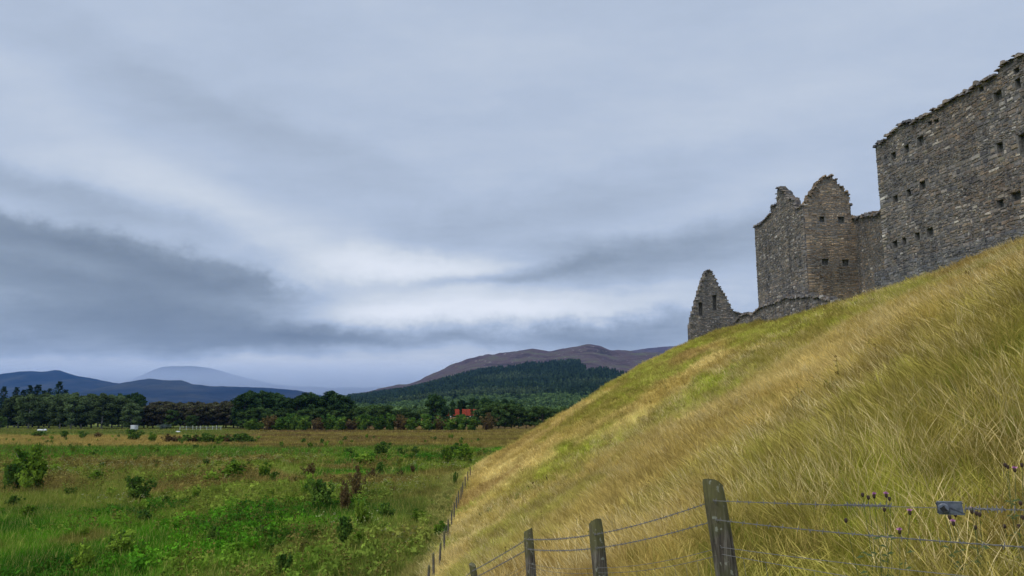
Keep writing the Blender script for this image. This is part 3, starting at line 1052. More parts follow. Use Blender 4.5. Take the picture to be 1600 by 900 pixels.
def tree_proto(kind, seed):
    """unit: real metres; returns (trunk mesh, crown mesh, height)"""
    rng = np.random.default_rng(seed)
    V, Fc = [], []
    cen, rad = [], []
    if kind in ('birch', 'russet', 'oak', 'pine'):
        H = {'birch': 12.0, 'russet': 9.0, 'oak': 11.0, 'pine': 13.0}[kind]
        lean = rng.uniform(-.5, .5, 2)
        pts = [(lean[0] * t_ ** 2, lean[1] * t_ ** 2, H * .88 * t_) for t_ in np.linspace(0, 1, 6)]
        tube_path(V, Fc, pts, [H * .018 * (1 - .8 * t_) + .02 for t_ in np.linspace(0, 1, 6)], 7)
        nb = 24 if kind != 'pine' else 22
        for i in range(nb):
            f = (i + rng.random()) / nb * .88 + .08 if kind != 'pine' else (i + rng.random()) / nb * .83 + .14
            b0 = np.array([lean[0] * f * f, lean[1] * f * f, H * .88 * f])
            an = i * 2.4 + rng.uniform(-.5, .5)
            env = {'birch': math.sin(math.pi * min(1, f * .72 + .22)) ** .6, 'russet': math.sin(math.pi * (f * .66 + .25)) ** .5,
                   'oak': math.sin(math.pi * (f * .65 + .25)) ** .5, 'pine': math.sin(math.pi * (f * .66 + .26)) ** .8}[kind]
            ln = H * {'birch': .22, 'russet': .30, 'oak': .32, 'pine': .23}[kind] * env * rng.uniform(.7, 1.2)
            e = b0 + np.array([math.cos(an) * ln, math.sin(an) * ln, ln * rng.uniform(.2, .6)])
            m_ = (b0 + e) / 2 + np.array([0, 0, -ln * .06])
            tube_path(V, Fc, [b0, m_, e], [H * .007, H * .005, H * .002], 5)
            r = H * rng.uniform(.075, .125) * (1.0 if kind != 'pine' else .95)
            cen.append(e)
            rad.append(r)
            cen.append(m_ + np.array([0, 0, r * .5]))
            rad.append(r * .75)
        cen.append(np.array([lean[0], lean[1], H * .93]))
        rad.append(H * .07)
        mat = {'birch': L_BIRCH, 'russet': L_RUSSET, 'oak': L_OAK, 'pine': L_PINE}[kind]
        crown = leaf_cloud("crown", cen, rad, 6000, .34, mat, rng, flat=.78)
        trunk = mesh("trunk", V, Fc, [M_BIRCH if kind == 'birch' else M_BARK], smooth=True)
        return trunk, crown, H
    # conical conifer: drooping whorls of needle-covered boughs
    H = 15.0
    tube_path(V, Fc, [(0, 0, 0), (0, 0, H * .5), (0, 0, H * .98)], [.22, .13, .02], 7)
    z = H * .12
    while z < H * .99:
        f = z / H
        R = H * .20 * (1 - f) ** .85 + .15
        k = max(4, int(9 * (1 - f) + 3))
        a0 = rng.uniform(0, 6)
        for i in range(k):
            an = a0 + 2 * math.pi * i / k + rng.uniform(-.2, .2)
            Rr = R * rng.uniform(.75, 1.2)
            for q in (0.35, .65, .95):
                cen.append(np.array([math.cos(an) * Rr * q, math.sin(an) * Rr * q, z - Rr * .22 * q]))
                rad.append(max(.18, Rr * .22 * (1.15 - q * .5)))
        z += H * .045 * (1.2 - f * .7)
    crown = leaf_cloud("crown", cen, rad, 3400, .34, L_SPRUCE, rng, flat=.55)
    trunk = mesh("trunk", V, Fc, [M_BARK], smooth=True)
    return trunk, crown, H


PROTO = {k: [tree_proto(k, 900 + 10 * i + s) for s in range(n)] for i, (k, n) in enumerate((('birch', 4), ('russet', 3), ('oak', 3), ('pine', 4), ('spruce', 3)))}

ORD = "first second third fourth fifth sixth seventh eighth ninth tenth eleventh twelfth thirteenth fourteenth fifteenth sixteenth seventeenth eighteenth nineteenth twentieth".split()
NAMES = {'birch': 'birch_tree', 'russet': 'scrub_tree', 'oak': 'broadleaf_tree', 'pine': 'pine_tree', 'spruce': 'spruce_tree'}


def base_z(x, y):
    z = gz(x, y)
    if 284 < y < 350 and -75 < x < 60:
        e = 3.9 * float(sstep(286, 298, y)) * float(sstep(348, 334, y)) * float(sstep(-75, -50, x)) * float(sstep(60, 45, x)) - .15
        z = max(z, e)
    return z


def add_tree(kind, pxx, top_y, Y, label, group, wide=1.0):
    rnd = random.Random(int(pxx * 7 + Y))
    trunk, crown, H = rnd.choice(PROTO[kind])
    a, _ = ray(pxx, 650)
    x = a * Y
    z = base_z(x, Y) - .1
    zt = at(pxx, top_y, Y).z
    s = max(2.0, zt - z) / H
    r = empty(NAMES[kind], (x, Y, z), label, "tree", group)
    r.rotation_euler.z = rnd.uniform(0, 6.28)
    r.scale = (s * wide, s * wide, s)
    link("trunk", trunk, r)
    link("crown", crown, r)
    return r


def stand(kind, pts, Yr, desc, group, wide=1.0):
    """pts: (photo x, photo y of the top), ordered from the left"""
    pts = sorted(pts)
    rnd = random.Random(len(pts) * 13 + int(pts[0][0]))
    for i, (x_, y_) in enumerate(pts):
        lab = f"{ORD[i]} from the left of {desc}" if len(pts) > 1 else desc
        add_tree(kind, x_, y_, rnd.uniform(*Yr), lab, group, wide * rnd.uniform(.9, 1.15))


stand('spruce', [(2, 603), (22, 604), (43, 601), (55, 600), (74, 606), (88, 595), (99, 608), (33, 608), (66, 609)], (325, 345), "the dark spruces rising behind the birch wood", "spruces behind the birch wood", 1.7)
stand('birch', [(14, 627), (30, 618), (46, 614), (62, 620), (78, 616), (95, 619), (112, 615), (128, 617), (144, 614), (160, 616), (176, 618), (192, 620), (206, 628), (216, 640)], (284, 300), "the grey-green birches at the front of the left wood", "birches of the left wood", 1.25)
stand('birch', [(24, 616), (52, 615), (70, 612), (104, 613), (120, 612), (137, 614), (154, 613), (170, 615), (186, 616), (200, 622)], (306, 322), "the birches at the back of the left wood", "birches at the back of the left wood", 1.25)
stand('pine', [(187, 613), (199, 615), (212, 612), (218, 616)], (325, 340), "the dark pines ending the left wood", "pines ending the left wood", .9)
stand('oak', [(3, 650)], (268, 270), "small broad tree at the left edge in front of the birch wood", None)
stand('russet', [(226, 634), (240, 631), (254, 633), (268, 629), (283, 631), (297, 630), (311, 632), (326, 629), (340, 631), (354, 630), (366, 633), (232, 640), (262, 641), (290, 643), (320, 640), (350, 641)], (292, 312), "the low russet trees between the two woods", "russet scrub trees", 1.5)
stand('russet', [(247, 626), (276, 627), (305, 626), (334, 627), (360, 626)], (335, 350), "the russet trees behind the scrub", "russet trees behind the scrub", 1.5)
stand('oak', [(272, 640), (300, 648), (372, 645)], (286, 292), "the round green trees standing among the russet scrub", "green trees in the scrub", 1.2)
stand('pine', [(381, 613), (391, 609), (401, 618), (411, 609), (420, 611), (431, 612), (440, 619), (452, 620), (463, 618), (475, 612), (486, 611), (496, 618), (508, 617), (519, 609), (530, 615), (538, 619)], (280, 298), "the dark pines of the tall middle stand", "pines of the middle stand", 1.25)
stand('oak', [(388, 640), (404, 636), (424, 640), (446, 638), (468, 640), (490, 637), (512, 640), (530, 638), (541, 645)], (272, 279), "the lower green trees fronting the middle stand", "green trees fronting the middle stand", 1.3)
stand('oak', [(552, 636), (566, 637), (577, 634), (586, 632), (599, 633), (612, 641), (626, 638), (638, 644), (649, 644), (660, 640)], (273, 281), "the round trees right of the middle stand", "round trees right of the middle stand", 1.2)
stand('spruce', [(673, 638)], (262, 264), "pale pointed conifer standing just left of the red lorry", None, 1.5)
stand('pine', [(680, 614), (688, 621), (755, 622)], (283, 285), "the tall pines in front of the red lorry", "pines in front of the lorry", 1.0)
add_tree("pine", 707, 624, 296, "slim pine hiding the gap behind the cab of the red lorry", None, .55)
add_tree("pine", 720, 628, 298, "thin pine crossing the front half of the red trailer", None, .33)
add_tree("pine", 737, 630, 299, "thin pine crossing the rear half of the red trailer", None, .33)
add_tree("oak", 722, 646, 290, "small bushy tree overlapping the front half of the red trailer", None, .9)
add_tree("oak", 743, 645, 291, "small bushy tree overlapping the rear half of the red trailer", None, .8)
stand('pine', [(757, 620), (765, 622), (776, 624), (788, 622), (800, 625), (812, 628), (722, 624), (741, 621)], (322, 332), "the dark pines behind the lorry and to its right", "pines beside the lorry", 1.1)
stand('oak', [(676, 650), (760, 628), (769, 632), (779, 628), (789, 631), (799, 630), (810, 636), (822, 640), (836, 637), (848, 634), (860, 637), (871, 640), (884, 636)], (278, 284), "the broad trees at the foot of the embankment", "broad trees by the embankment", 1.2)


# ---- shrubs of the wet meadow
def bush_proto(seed, mat, n=1500, size=.11, spread=1.0):
    rng = np.random.default_rng(seed)
    V, Fc, cen, rad = [], [], [], []
    for i in range(20):
        an, tilt = rng.uniform(0, 6.28), rng.uniform(.05, .75) * spread
        ln = rng.uniform(.5, 1.0)
        e = np.array([math.cos(an) * tilt * ln * .8, math.sin(an) * tilt * ln * .8, ln * (1 - tilt * .35)])
        m_ = e * .5 + np.array([0, 0, .06])
        tube_path(V, Fc, [(0, 0, 0), m_, e], [.016, .010, .004], 4)
        for q in np.linspace(.25, 1.0, 4):
            cen.append(e * q + rng.normal(size=3) * .03)
            rad.append(rng.uniform(.09, .17) * (1.2 - q * .45))
    return (mesh("stems", V, Fc, [M_BARK], smooth=True), leaf_cloud("foliage", cen, rad, n, size, mat, rng, flat=1.0))


BPROTO = {
    'green': [bush_proto(1, L_BUSHG, 4200, .055), bush_proto(2, L_BUSHG, 3800, .06)],
    'dark': [bush_proto(3, L_BUSHD, 4000, .06), bush_proto(4, L_BUSHD, 3600, .06, 1.3)],
    'brown': [bush_proto(5, L_BUSHB, 2200, .05), bush_proto(6, L_BUSHB, 2200, .055, .8)],
    'yellow': [bush_proto(7, L_BUSHY, 3000, .06), bush_proto(8, L_BUSHY, 2800, .06)],
    'pale': [bush_proto(9, L_PALE, 1300, .06)],
}


def add_bush(kind, pxx, base_y, h_px, w_px, label, group=None, name="shrub"):
    rnd = random.Random(int(pxx * 3 + base_y))
    a, b = ray(pxx, base_y)
    Y = min(EYE / -b, 400)
    x = a * Y
    st, fo = rnd.choice(BPROTO[kind])
    h = h_px * Y / 1190.0 * 1.18
    wd = w_px * Y / 1190.0 * 1.0
    r = empty(name, (x, Y, gz(x, Y) - .03), label, "shrub", group)
    r.rotation_euler.z = rnd.uniform(0, 6.28)
    r.scale = (wd, wd, h)
    link("stems", st, r)
    link("foliage", fo, r)
    return r


B = [
    ('green', 47, 768, 66, 62, "large pale green willow bush at the left edge of the meadow"),
    ('dark', 18, 770, 38, 44, "dark bush crowding the left side of the large willow bush"),
    ('yellow', 38, 772, 32, 26, "yellowish shoot at the foot of the large willow bush"),
    ('dark', 213, 784, 35, 40, "round dark green bush alone in the left meadow"),
    ('yellow', 127, 899, 48, 38, "bright yellow-green bush at the bottom edge of the photo"),
    ('green', 148, 755, 18, 27, "small green bush between the willow bush and the round dark bush"),
    ('yellow', 187, 866, 34, 52, "broad yellowish sprawling shrub above the bright bush at the bottom"),
    ('dark', 331, 852, 26, 22, "small dark shrub in the tall herbs left of centre"),
    ('green', 362, 752, 28, 42, "wide olive bush in the middle of the meadow"),
    ('green', 413, 748, 20, 26, "small olive bush right of the wide olive bush"),
    ('brown', 484, 744, 18, 30, "low brownish shrub behind the dark leaning bush"),
    ('yellow', 331, 757, 20, 30, "yellowish shrub left of the wide olive bush"),
    ('dark', 499, 796, 42, 38, "dark bush with ragged top, left of the brown pair"),
    ('yellow', 480, 778, 34, 26, "light green twiggy growth leaning on the ragged dark bush"),
    ('brown', 538, 800, 42, 28, "russet bush, left of the brown pair"),
    ('brown', 557, 780, 44, 28, "taller russet bush, right of the brown pair"),
    ('yellow', 560, 830, 46, 22, "thin yellow-green bush directly below the brown pair"),
    ('dark', 537, 866, 48, 32, "dark pointed bush nearest the camera in mid meadow"),
    ('dark', 595, 713, 20, 32, "dense dark green bush in the far meadow"),
    ('dark', 545, 712, 10, 22, "low dark bush left of the dense far bush"),
    ('dark', 626, 713, 12, 16, "small dark bush right of the dense far bush"),
    ('dark', 648, 712, 12, 16, "small rounded bush second right of the dense far bush"),
    ('yellow', 570, 728, 20, 36, "pale olive shrub in front of the dense far bush"),
    ('green', 699, 727, 28, 20, "upright green bush near the far end of the fence"),
    ('green', 726, 724, 28, 38, "broad green bush where the fence meets the mound's foot"),
    ('dark', 712, 716, 20, 26, "dark bush behind the broad green bush by the fence"),
    ('dark', 711, 760, 17, 10, "tiny dark sapling against the fence"),
    ('brown', 645, 741, 14, 10, "little brown tuft of shrub in the far meadow"),
    ('brown', 582, 749, 16, 22, "brown shrub left of the little brown tuft"),
    ('dark', 594, 738, 16, 14, "dark upright sapling in front of the dense far bush"),
    ('brown', 613, 771, 11, 13, "low reddish shrub in the right of the meadow"),
    ('brown', 626, 745, 9, 16, "flat brown shrub beside the little brown tuft"),
    ('dark', 322, 728, 10, 12, "tiny dark bush left of centre in the far meadow"),
    ('dark', 160, 736, 12, 14, "tiny dark bush above the small green bush"),
    ('green', 690, 850, 22, 40, "bright leafy bush pressed against the lower fence"),
    ('green', 652, 818, 18, 34, "leafy green clump left of the fence posts"),
    ('dark', 207, 688, 16, 24, "dark bush under the white trailer"),
    ('dark', 100, 684, 10, 16, "dark bush in the hedge line right of the white bales"),
    ('dark', 128, 684, 10, 14, "second dark bush right of the white bales"),
    ('dark', 62, 682, 8, 26, "low bush in front of the white bales"),
    ('green', 237, 690, 12, 20, "green bush right of the white trailer"),
    ('brown', 152, 684, 8, 18, "brown bush left of the white trailer"),
    ('pale', 255, 671, 8, 24, "pale grey-blue bush in front of the russet scrub"),
    ('brown', 385, 664, 14, 10, "small orange-brown bush at the left foot of the tall pines"),
]
for k, x_, y_, h_, w__, lab in B:
    add_bush(k, x_, y_, h_, w__, lab)
hed = [(262, 'brown', 12), (276, 'brown', 10), (290, 'dark', 12), (304, 'brown', 11), (318, 'dark', 14), (330, 'dark', 12), (343, 'green', 12), (356, 'brown', 12), (368, 'dark', 13), (380, 'dark', 14), (388, 'dark', 10)]
for i, (x_, k, h_) in enumerate(hed):
    add_bush(k, x_, 692, h_, 22, f"{ORD[i]} from the left of the hedge bushes below the russet scrub", "hedge bushes below the scrub", "hedge_bush")
under = list(range(395, 760, 19))
for i, x_ in enumerate(under):
    add_bush(('dark', 'brown', 'dark', 'dark', 'dark', 'brown', 'dark')[i % 7], x_ + (i * 7) % 9, 673, 17 + (i * 5) % 8, 30, f"{ORD[i]} from the left of the low thickets along the foot of the far trees", "thickets at the foot of the far trees", "thicket")


# ------------------------------------------------------------------ grass and far woods as scatters (stuff)
def scatter(name, P, rotz, tilt, scale, tint, protos, label=None):
    n = len(P)
    me = bpy.data.meshes.new(name)
    me.vertices.add(n)
    me.vertices.foreach_set('co', np.asarray(P, np.float32).ravel())
    rot = np.stack([tilt[:, 0], tilt[:, 1], rotz], -1)
    attr_vec(me, 'rot', rot)
    attr_vec(me, 'size', scale)
    attr_vec(me, 'tint', tint)
    ia = me.attributes.new('pick', 'INT', 'POINT')
    ia.data.foreach_set('value', RNG.integers(0, len(protos), n).astype(np.int32))
    o = link(name, me)
    colp = bpy.data.collections.new(name + "_sources")
    for i, pm in enumerate(protos):
        q = bpy.data.objects.new(f"{name}_source", pm)
        colp.objects.link(q)
    ng = bpy.data.node_groups.new(name + "_nodes", 'GeometryNodeTree')
    ng.interface.new_socket("Geometry", in_out='INPUT', socket_type='NodeSocketGeometry')
    ng.interface.new_socket("Geometry", in_out='OUTPUT', socket_type='NodeSocketGeometry')
    N, Lk = ng.nodes, ng.links
    gi, go = N.new('NodeGroupInput'), N.new('NodeGroupOutput')
    iop = N.new('GeometryNodeInstanceOnPoints')
    ci = N.new('GeometryNodeCollectionInfo')
    ci.inputs['Collection'].default_value = colp
    ci.inputs['Separate Children'].default_value = True
    ci.inputs['Reset Children'].default_value = True

    def na(nm, typ):
        x = N.new('GeometryNodeInputNamedAttribute')
        x.data_type = typ
        x.inputs['Name'].default_value = nm
        return x.outputs['Attribute']
    iop.inputs['Pick Instance'].default_value = True
    Lk.new(gi.outputs[0], iop.inputs['Points'])
    Lk.new(ci.outputs[0], iop.inputs['Instance'])
    Lk.new(na('pick', 'INT'), iop.inputs['Instance Index'])
    er = N.new('FunctionNodeEulerToRotation')
    Lk.new(na('rot', 'FLOAT_VECTOR'), er.inputs[0])
    Lk.new(er.outputs[0], iop.inputs['Rotation'])
    Lk.new(na('size', 'FLOAT_VECTOR'), iop.inputs['Scale'])
    Lk.new(iop.outputs[0], go.inputs[0])
    md = o.modifiers.new("scatter", 'NODES')
    md.node_group = ng
    tag(o, label, None, None, 'stuff')
    return o


def tuft(seed, blades, height, width, spread, lean, stalk_frac, mats=(0, 1), seedhead=True, curl=1.0):
    """one tuft; blades bend towards -x by 'lean'"""
    rnd = random.Random(seed)
    V, Fc, MI = [], [], []
    for _ in range(blades):
        an, rr = rnd.uniform(0, 6.28), spread * math.sqrt(rnd.random())
        x0, y0 = math.cos(an) * rr, math.sin(an) * rr
        st = rnd.random() < stalk_frac
        h = height * (rnd.uniform(.8, 1.25) if st else rnd.uniform(.35, .85))
        ln = lean * rnd.uniform(.5, 1.4) + (0.1 if st else 0)
        ox, oy = rnd.uniform(-.35, .35) * curl, rnd.uniform(-.4, .4) * curl
        wd = width * (.55 if st else rnd.uniform(.8, 1.3))
        fa = rnd.uniform(0, 3.14)
        wx, wy = math.cos(fa) * wd * .5, math.sin(fa) * wd * .5
        segs = 4 if st else 3
        prev = None
        for s in range(segs + 1):
            t_ = s / segs
            bx = x0 + (-ln + ox) * h * t_ ** 1.8
            by = y0 + oy * h * t_ ** 1.6
            bz = h * (t_ - .22 * ln * t_ ** 2.2) - .03
            k = (1 - t_ * .85) if not st else (1 - t_ * .3)
            if st and seedhead and s == segs - 0:
                k = .3
            if st and seedhead and s == segs - 1:
                k = 2.6
            V.extend([(bx - wx * k, by - wy * k, bz), (bx + wx * k, by + wy * k, bz)])
            if prev is not None:
                Fc.append((prev, prev + 1, prev + 3, prev + 2))
                MI.append(mats[1] if st else mats[0])
            prev = len(V) - 2
    return mesh("tuft", V, Fc, [M_BLADE, M_STALK, M_GREENB, M_CREAM, M_RUST], mat_idx=MI)


def frame_pts(n, y0, y1, t0, t1, power=1.0):
    """random places between two distances, inside a wide view cone"""
    u = RNG.random(n)
    y = (y0 ** (1 + power) + u * (y1 ** (1 + power) - y0 ** (1 + power))) ** (1 / (1 + power))
    tt = RNG.uniform(t0, t1, n)
    return tt * y, y


def grass_on_mound(name, n, y0, y1, t0, t1, protos, smin, smax, power=1.0, keep=None, green_bias=0.0, crest=True):
    x, y = frame_pts(n, y0, y1, t0, t1, power)
    zb_ = mound_z(x, y)
    ok = (zb_ > meadow_z(x, y) + .02) & (x < 27.6) & (y < 112)
    cl = ((x) ** 2 + (y) ** 2) > 1.0
    ok &= cl
    if keep is not None:
        ok &= keep(x, y)
    x, y, zb_ = x[ok], y[ok], zb_[ok]
    k = len(x)
    wnd = (fbm(x * .25, y * .15, 3, 600) - .5) * 2.2
    rz = wnd + RNG.normal(0, .8, k)
    mess = RNG.random(k) < .58
    rz = np.where(mess, RNG.uniform(0, 6.28, k), rz)
    tl = RNG.normal(0, .20, (k, 2))
    # press the grass flatter in windblown patches
    s = RNG.uniform(smin, smax, k) * (0.75 + 0.5 * fbm(x * .3, y * .2, 3, 610))
    col = mound_rgb(x, y) * RNG.uniform(.62, 1.35, (k, 1)) * (0.62 + 0.76 * fbm(x * 1.1, y * .7, 3, 620))[:, None]
    P = np.stack([x, y, zb_ - .01], -1)
    return scatter(name, P, rz, tl, np.stack([s, s, s * RNG.uniform(.75, 1.15, k) * np.where(mess, .72, 1.0)], -1), col, protos)


near_t = [tuft(10 + i, 30, .38, .0048, .12, .36 + .08 * (i % 3), .40) for i in range(5)]
near_g = [tuft(30 + i, 40, .30, .006, .14, .3, .04, mats=(2, 1)) for i in range(2)]
mid_t = [tuft(50 + i, 26, .36, .0085, .16, .34 + .08 * (i % 3), .45) for i in range(5)]
far_t = [tuft(70 + i, 24, .38, .016, .24, .30 + .08 * (i % 3), .42) for i in range(5)]
grass_on_mound("hill_grass", 12000, 1.2, 13, -.9, 1.15, near_t + near_g, .8, 1.25, .35)
grass_on_mound("hill_grass", 52000, 12, 38, -.35, .95, mid_t, .8, 1.3, .6)
grass_on_mound("hill_grass", 75000, 37, 112, -.12, .78, far_t, .75, 1.25, .7)


stk = [tuft(200 + i, 6, .52, .0038, .16, .30, 1.0) for i in range(4)]
stk_mid = [tuft(210 + i, 9, .50, .0075, .22, .42, 1.0) for i in range(4)]


def stalks(name, n, y0, y1, t0, t1, protos, power):
    x, y = frame_pts(n, y0, y1, t0, t1, power)
    z = mound_z(x, y)
    ok = (z > meadow_z(x, y) + .2) & (x < 27.3) & (x * x + y * y > 5) & (fbm(x * .5, y * .4, 3, 780) > .42)
    x, y, z = x[ok], y[ok], z[ok]
    k = len(x)
    s_ = RNG.uniform(.75, 1.2, k)
    rz = (fbm(x * .25, y * .15, 3, 600) - .5) * 2.6 + RNG.normal(0, 1.0, k)
    col = lerp3((0.52, 0.40, 0.16), (0.80, 0.68, 0.38), RNG.random(k))
    scatter(name, np.stack([x, y, z], -1), rz, RNG.normal(0, .15, (k, 2)), np.stack([s_, s_, s_], -1), col, protos)


stalks("dry_stalks", 3800, 2.2, 14, -.6, 1.1, stk, .6)
stalks("dry_stalks", 9000, 13, 45, -.3, .9, stk_mid, .6)


def meadow_scatter(name, n, y0, y1, protos, smin, smax, power, cond=None, colmul=1.0, t0=-.85, t1=.12, colfn=None):
    x, y = frame_pts(n, y0, y1, t0, t1, power)
    z1, z2 = mound_z(x, y), meadow_z(x, y)
    ok = z2 >= z1 - .02
    if cond is not None:
        ok &= cond(x, y)
    x, y, z2 = x[ok], y[ok], z2[ok]
    k = len(x)
    s = RNG.uniform(smin, smax, k)
    col = (colfn or meadow_rgb)(x, y) * RNG.uniform(.75, 1.25, (k, 1)) * colmul
    return scatter(name, np.stack([x, y, z2], -1), RNG.uniform(0, 6.28, k), RNG.normal(0, .1, (k, 2)), np.stack([s, s, s * RNG.uniform(.7, 1.2, k)], -1), col, protos)


mt = [tuft(100 + i, 26, .50, .020, .30, .25, .04, seedhead=False) for i in range(4)]
mt2 = [tuft(120 + i, 26, .55, .055, .7, .25, .04, seedhead=False) for i in range(3)]


def herb(seed, mats, heads, height, hsize, green=12):
    rnd = random.Random(seed)
    V, Fc, MI = [], [], []
    for _ in range(heads):
        an, rr = rnd.uniform(0, 6.28), .28 * math.sqrt(rnd.random())
        x, y, h = math.cos(an) * rr, math.sin(an) * rr, height * rnd.uniform(.7, 1.2)
        k = len(V)
        V.extend([(x * .4, y * .4, 0), (x * .4 + .015, y * .4, 0), (x + .012, y, h), (x, y, h)])
        Fc.append((k, k + 1, k + 2, k + 3)); MI.append(2)
        for q in range(5):
            c = Vector((x + rnd.uniform(-1, 1) * hsize, y + rnd.uniform(-1, 1) * hsize, h + rnd.uniform(-.8, .6) * hsize))
            a = Vector([rnd.uniform(-1, 1) for _ in range(3)]).normalized() * hsize * .55
            b = a.orthogonal().normalized() * hsize * .5
            k = len(V)
            V.extend([c - a, c - b, c + a, c + b])
            Fc.append((k, k + 1, k + 2, k + 3)); MI.append(mats)
    for _ in range(green):
        an = rnd.uniform(0, 6.28)
        c = Vector((math.cos(an) * rnd.uniform(0, .3), math.sin(an) * rnd.uniform(0, .3), rnd.uniform(.1, height * .75)))
        a = Vector([rnd.uniform(-1, 1) for _ in range(3)]).normalized() * .09
        b = a.orthogonal().normalized() * .05
        k = len(V)
        V.extend([c - a, c - b, c + a, c + b])
        Fc.append((k, k + 1, k + 2, k + 3)); MI.append(0)
    return mesh("herb", V, Fc, [M_BLADE, M_STALK, M_GREENB, M_CREAM, M_RUST], mat_idx=MI)


meadow_scatter("meadow_grass", 42000, 27, 85, mt, .8, 1.5, .8)
meadow_scatter("meadow_grass", 32000, 80, 275, mt2, .8, 1.4, .8, t1=.06)
leafy_herbs = [herb(160 + i, 0, 3, .55, .06, 34) for i in range(3)]
under_p = [BPROTO[k][j][1] for k, j in (('green', 0), ('dark', 0), ('yellow', 0), ('dark', 1), ('green', 1))]
meadow_scatter("undergrowth", 420, 32, 200, under_p, .45, 1.15, .6, cond=lambda x, y: (fbm(x * .07, y * .06, 3, 750) > .47) & (x < -6))
meadow_scatter("meadow_herbs", 9000, 27, 120, leafy_herbs, .8, 1.7, .8, cond=lambda x, y: fbm(x * .12, y * .1, 3, 700) > .48, colmul=1.1)
meadow_scatter("meadow_flowers", 3800, 27, 120, [herb(140 + i, 3, 4, .75, .055, 8) for i in range(3)], .8, 1.3, .7, cond=lambda x, y: fbm(x * .10 + 3, y * .085, 3, 710) > .52)
meadow_scatter("meadow_seedheads", 5200, 27, 150, [herb(150 + i, 4, 6, .8, .07, 6) for i in range(3)], .8, 1.4, .8, cond=lambda x, y: fbm(x * .09 + 8, y * .08, 3, 720) > .53)


# weeds on the bank
def bank_weeds(name, n, y0, y1, t0, t1, protos, cond, smin, smax, mul):
    x, y = frame_pts(n, y0, y1, t0, t1, .5)
    z = mound_z(x, y)
    ok = (z > meadow_z(x, y) + .05) & (x < 27) & cond(x, y)
    x, y, z = x[ok], y[ok], z[ok]
    k = len(x)
    s_ = RNG.uniform(smin, smax, k)
    scatter(name, np.stack([x, y, z], -1), RNG.uniform(0, 6.28, k), RNG.normal(0, .15, (k, 2)), np.stack([s_, s_, s_], -1), np.asarray(mul) * RNG.uniform(.7, 1.3, (k, 1)), protos)


bank_weeds("bank_weeds", 2200, 13, 45, -.2, .8, leafy_herbs, lambda x, y: fbm(x * .35, y * .3, 3, 760) > .57, .3, .5, (0.16, 0.21, 0.028))
bank_weeds("bank_seedheads", 500, 15, 60, -.25, .85, [herb(170 + i, 4, 3, .55, .03, 3) for i in range(3)], lambda x, y: fbm(x * .3, y * .2, 3, 770) > .52, .6, .95, (0.14, 0.10, 0.03))


# far woods on the hillside
def low_tree(seed, conic):
    rng = np.random.default_rng(seed)
    cen, rad = [], []
    if conic:
        for i in range(16):
            f = i / 15
            an = i * 2.4
            R = .17 * (1 - f)
            cen.append((math.cos(an) * R, math.sin(an) * R, .1 + .86 * f)); rad.append(.11 * (1.1 - f) + .015)
    else:
        for i in range(12):
            an, R = i * 2.4, rng.uniform(.1, .3)
            cen.append((math.cos(an) * R, math.sin(an) * R, rng.uniform(.25, .82))); rad.append(rng.uniform(.13, .22))
    return leaf_cloud("far_tree", cen, rad, 240, .10, M_FARLEAF, rng, flat=.9)


M_FARLEAF = leafy("far_leaves", instancer=True, var=.6, trans=.1)
n = 30000
x = RNG.uniform(-560, 420, n); y = RNG.uniform(1150, 2560, n)
pxv = x / y * 1190 + 800
ok = (forest_mask(x, y) > .5) & (pxv > 540) & (pxv < 1060) & (hill_z(x, y) > 2)
x, y = x[ok], y[ok]
k = len(x)
s = RNG.uniform(9, 17, k)
scatter("conifer_plantation", np.stack([x, y, hill_z(x, y) - .5], -1), RNG.uniform(0, 6, k), np.zeros((k, 2)), np.stack([s * 1.05, s * 1.05, s], -1),
        lerp3((0.034, 0.056, 0.026), (0.065, 0.092, 0.040), sstep(.45, .7, fbm(x * .006, y * .004, 3, 740))) * RNG.uniform(.6, 1.5, (k, 1)), [low_tree(i, True) for i in range(3)])
n = 9000
x = RNG.uniform(-420, 260, n); y = RNG.uniform(430, 1180, n)
pxv = x / y * 1190 + 800
ok = (pxv > 535) & (pxv < 1000) & (fbm(x * .02, y * .012, 3, 730) > .40)
x, y = x[ok], y[ok]
k = len(x)
s = RNG.uniform(6.5, 12.5, k) * np.interp(y, [430, 700, 1180], [.85, 1, 1.1])
scatter("distant_woodland", np.stack([x, y, np.maximum(hill_z(x, y), -.5) - .3], -1), RNG.uniform(0, 6, k), np.zeros((k, 2)), np.stack([s * 1.1, s * 1.1, s], -1),
        lerp3((0.050, 0.085, 0.030), (0.105, 0.16, 0.05), RNG.random(k)), [low_tree(10 + i, False) for i in range(3)])


# ------------------------------------------------------------------ fences
def m_post(t, b, out):
    co = obj_co(t)
    mp = t.node('ShaderNodeMapping')
    mp.inputs['Scale'].default_value = (38, 38, 2.2)
    t.l.new(co, mp.inputs[0])
    grain = t.noise(mp.outputs[0], 1.0, 6, 0.7)
    n = t.noise(co, 7, 4, .6)
    c = t.ramp(grain, [(0.30, (0.022, 0.018, 0.015)), (0.5, (0.085, 0.072, 0.056)), (0.72, (0.25, 0.225, 0.18))])
    c = t.mix(t.mapr(n, 0.5, 0.68, 0, 0.55), c, (0.070, 0.074, 0.032))
    a = t.node('ShaderNodeAttribute', attribute_name='top')
    sp = t.node('ShaderNodeSeparateXYZ')
    t.l.new(a.outputs['Vector'], sp.inputs[0])
    c = t.mix(t.math('MULTIPLY', sp.outputs[0], t.mapr(n, 0.3, 0.6, 0.35, 1.0)), c, (0.115, 0.108, 0.045))
    c = t.mix(t.mapr(t.noise(co, 26, 3, .5), 0.62, 0.68, 0, 0.6), c, (0.30, 0.31, 0.25))
    t.l.new(c, b.inputs['Base Color'])
    bump(t, b, grain, 1.0, 0.02)


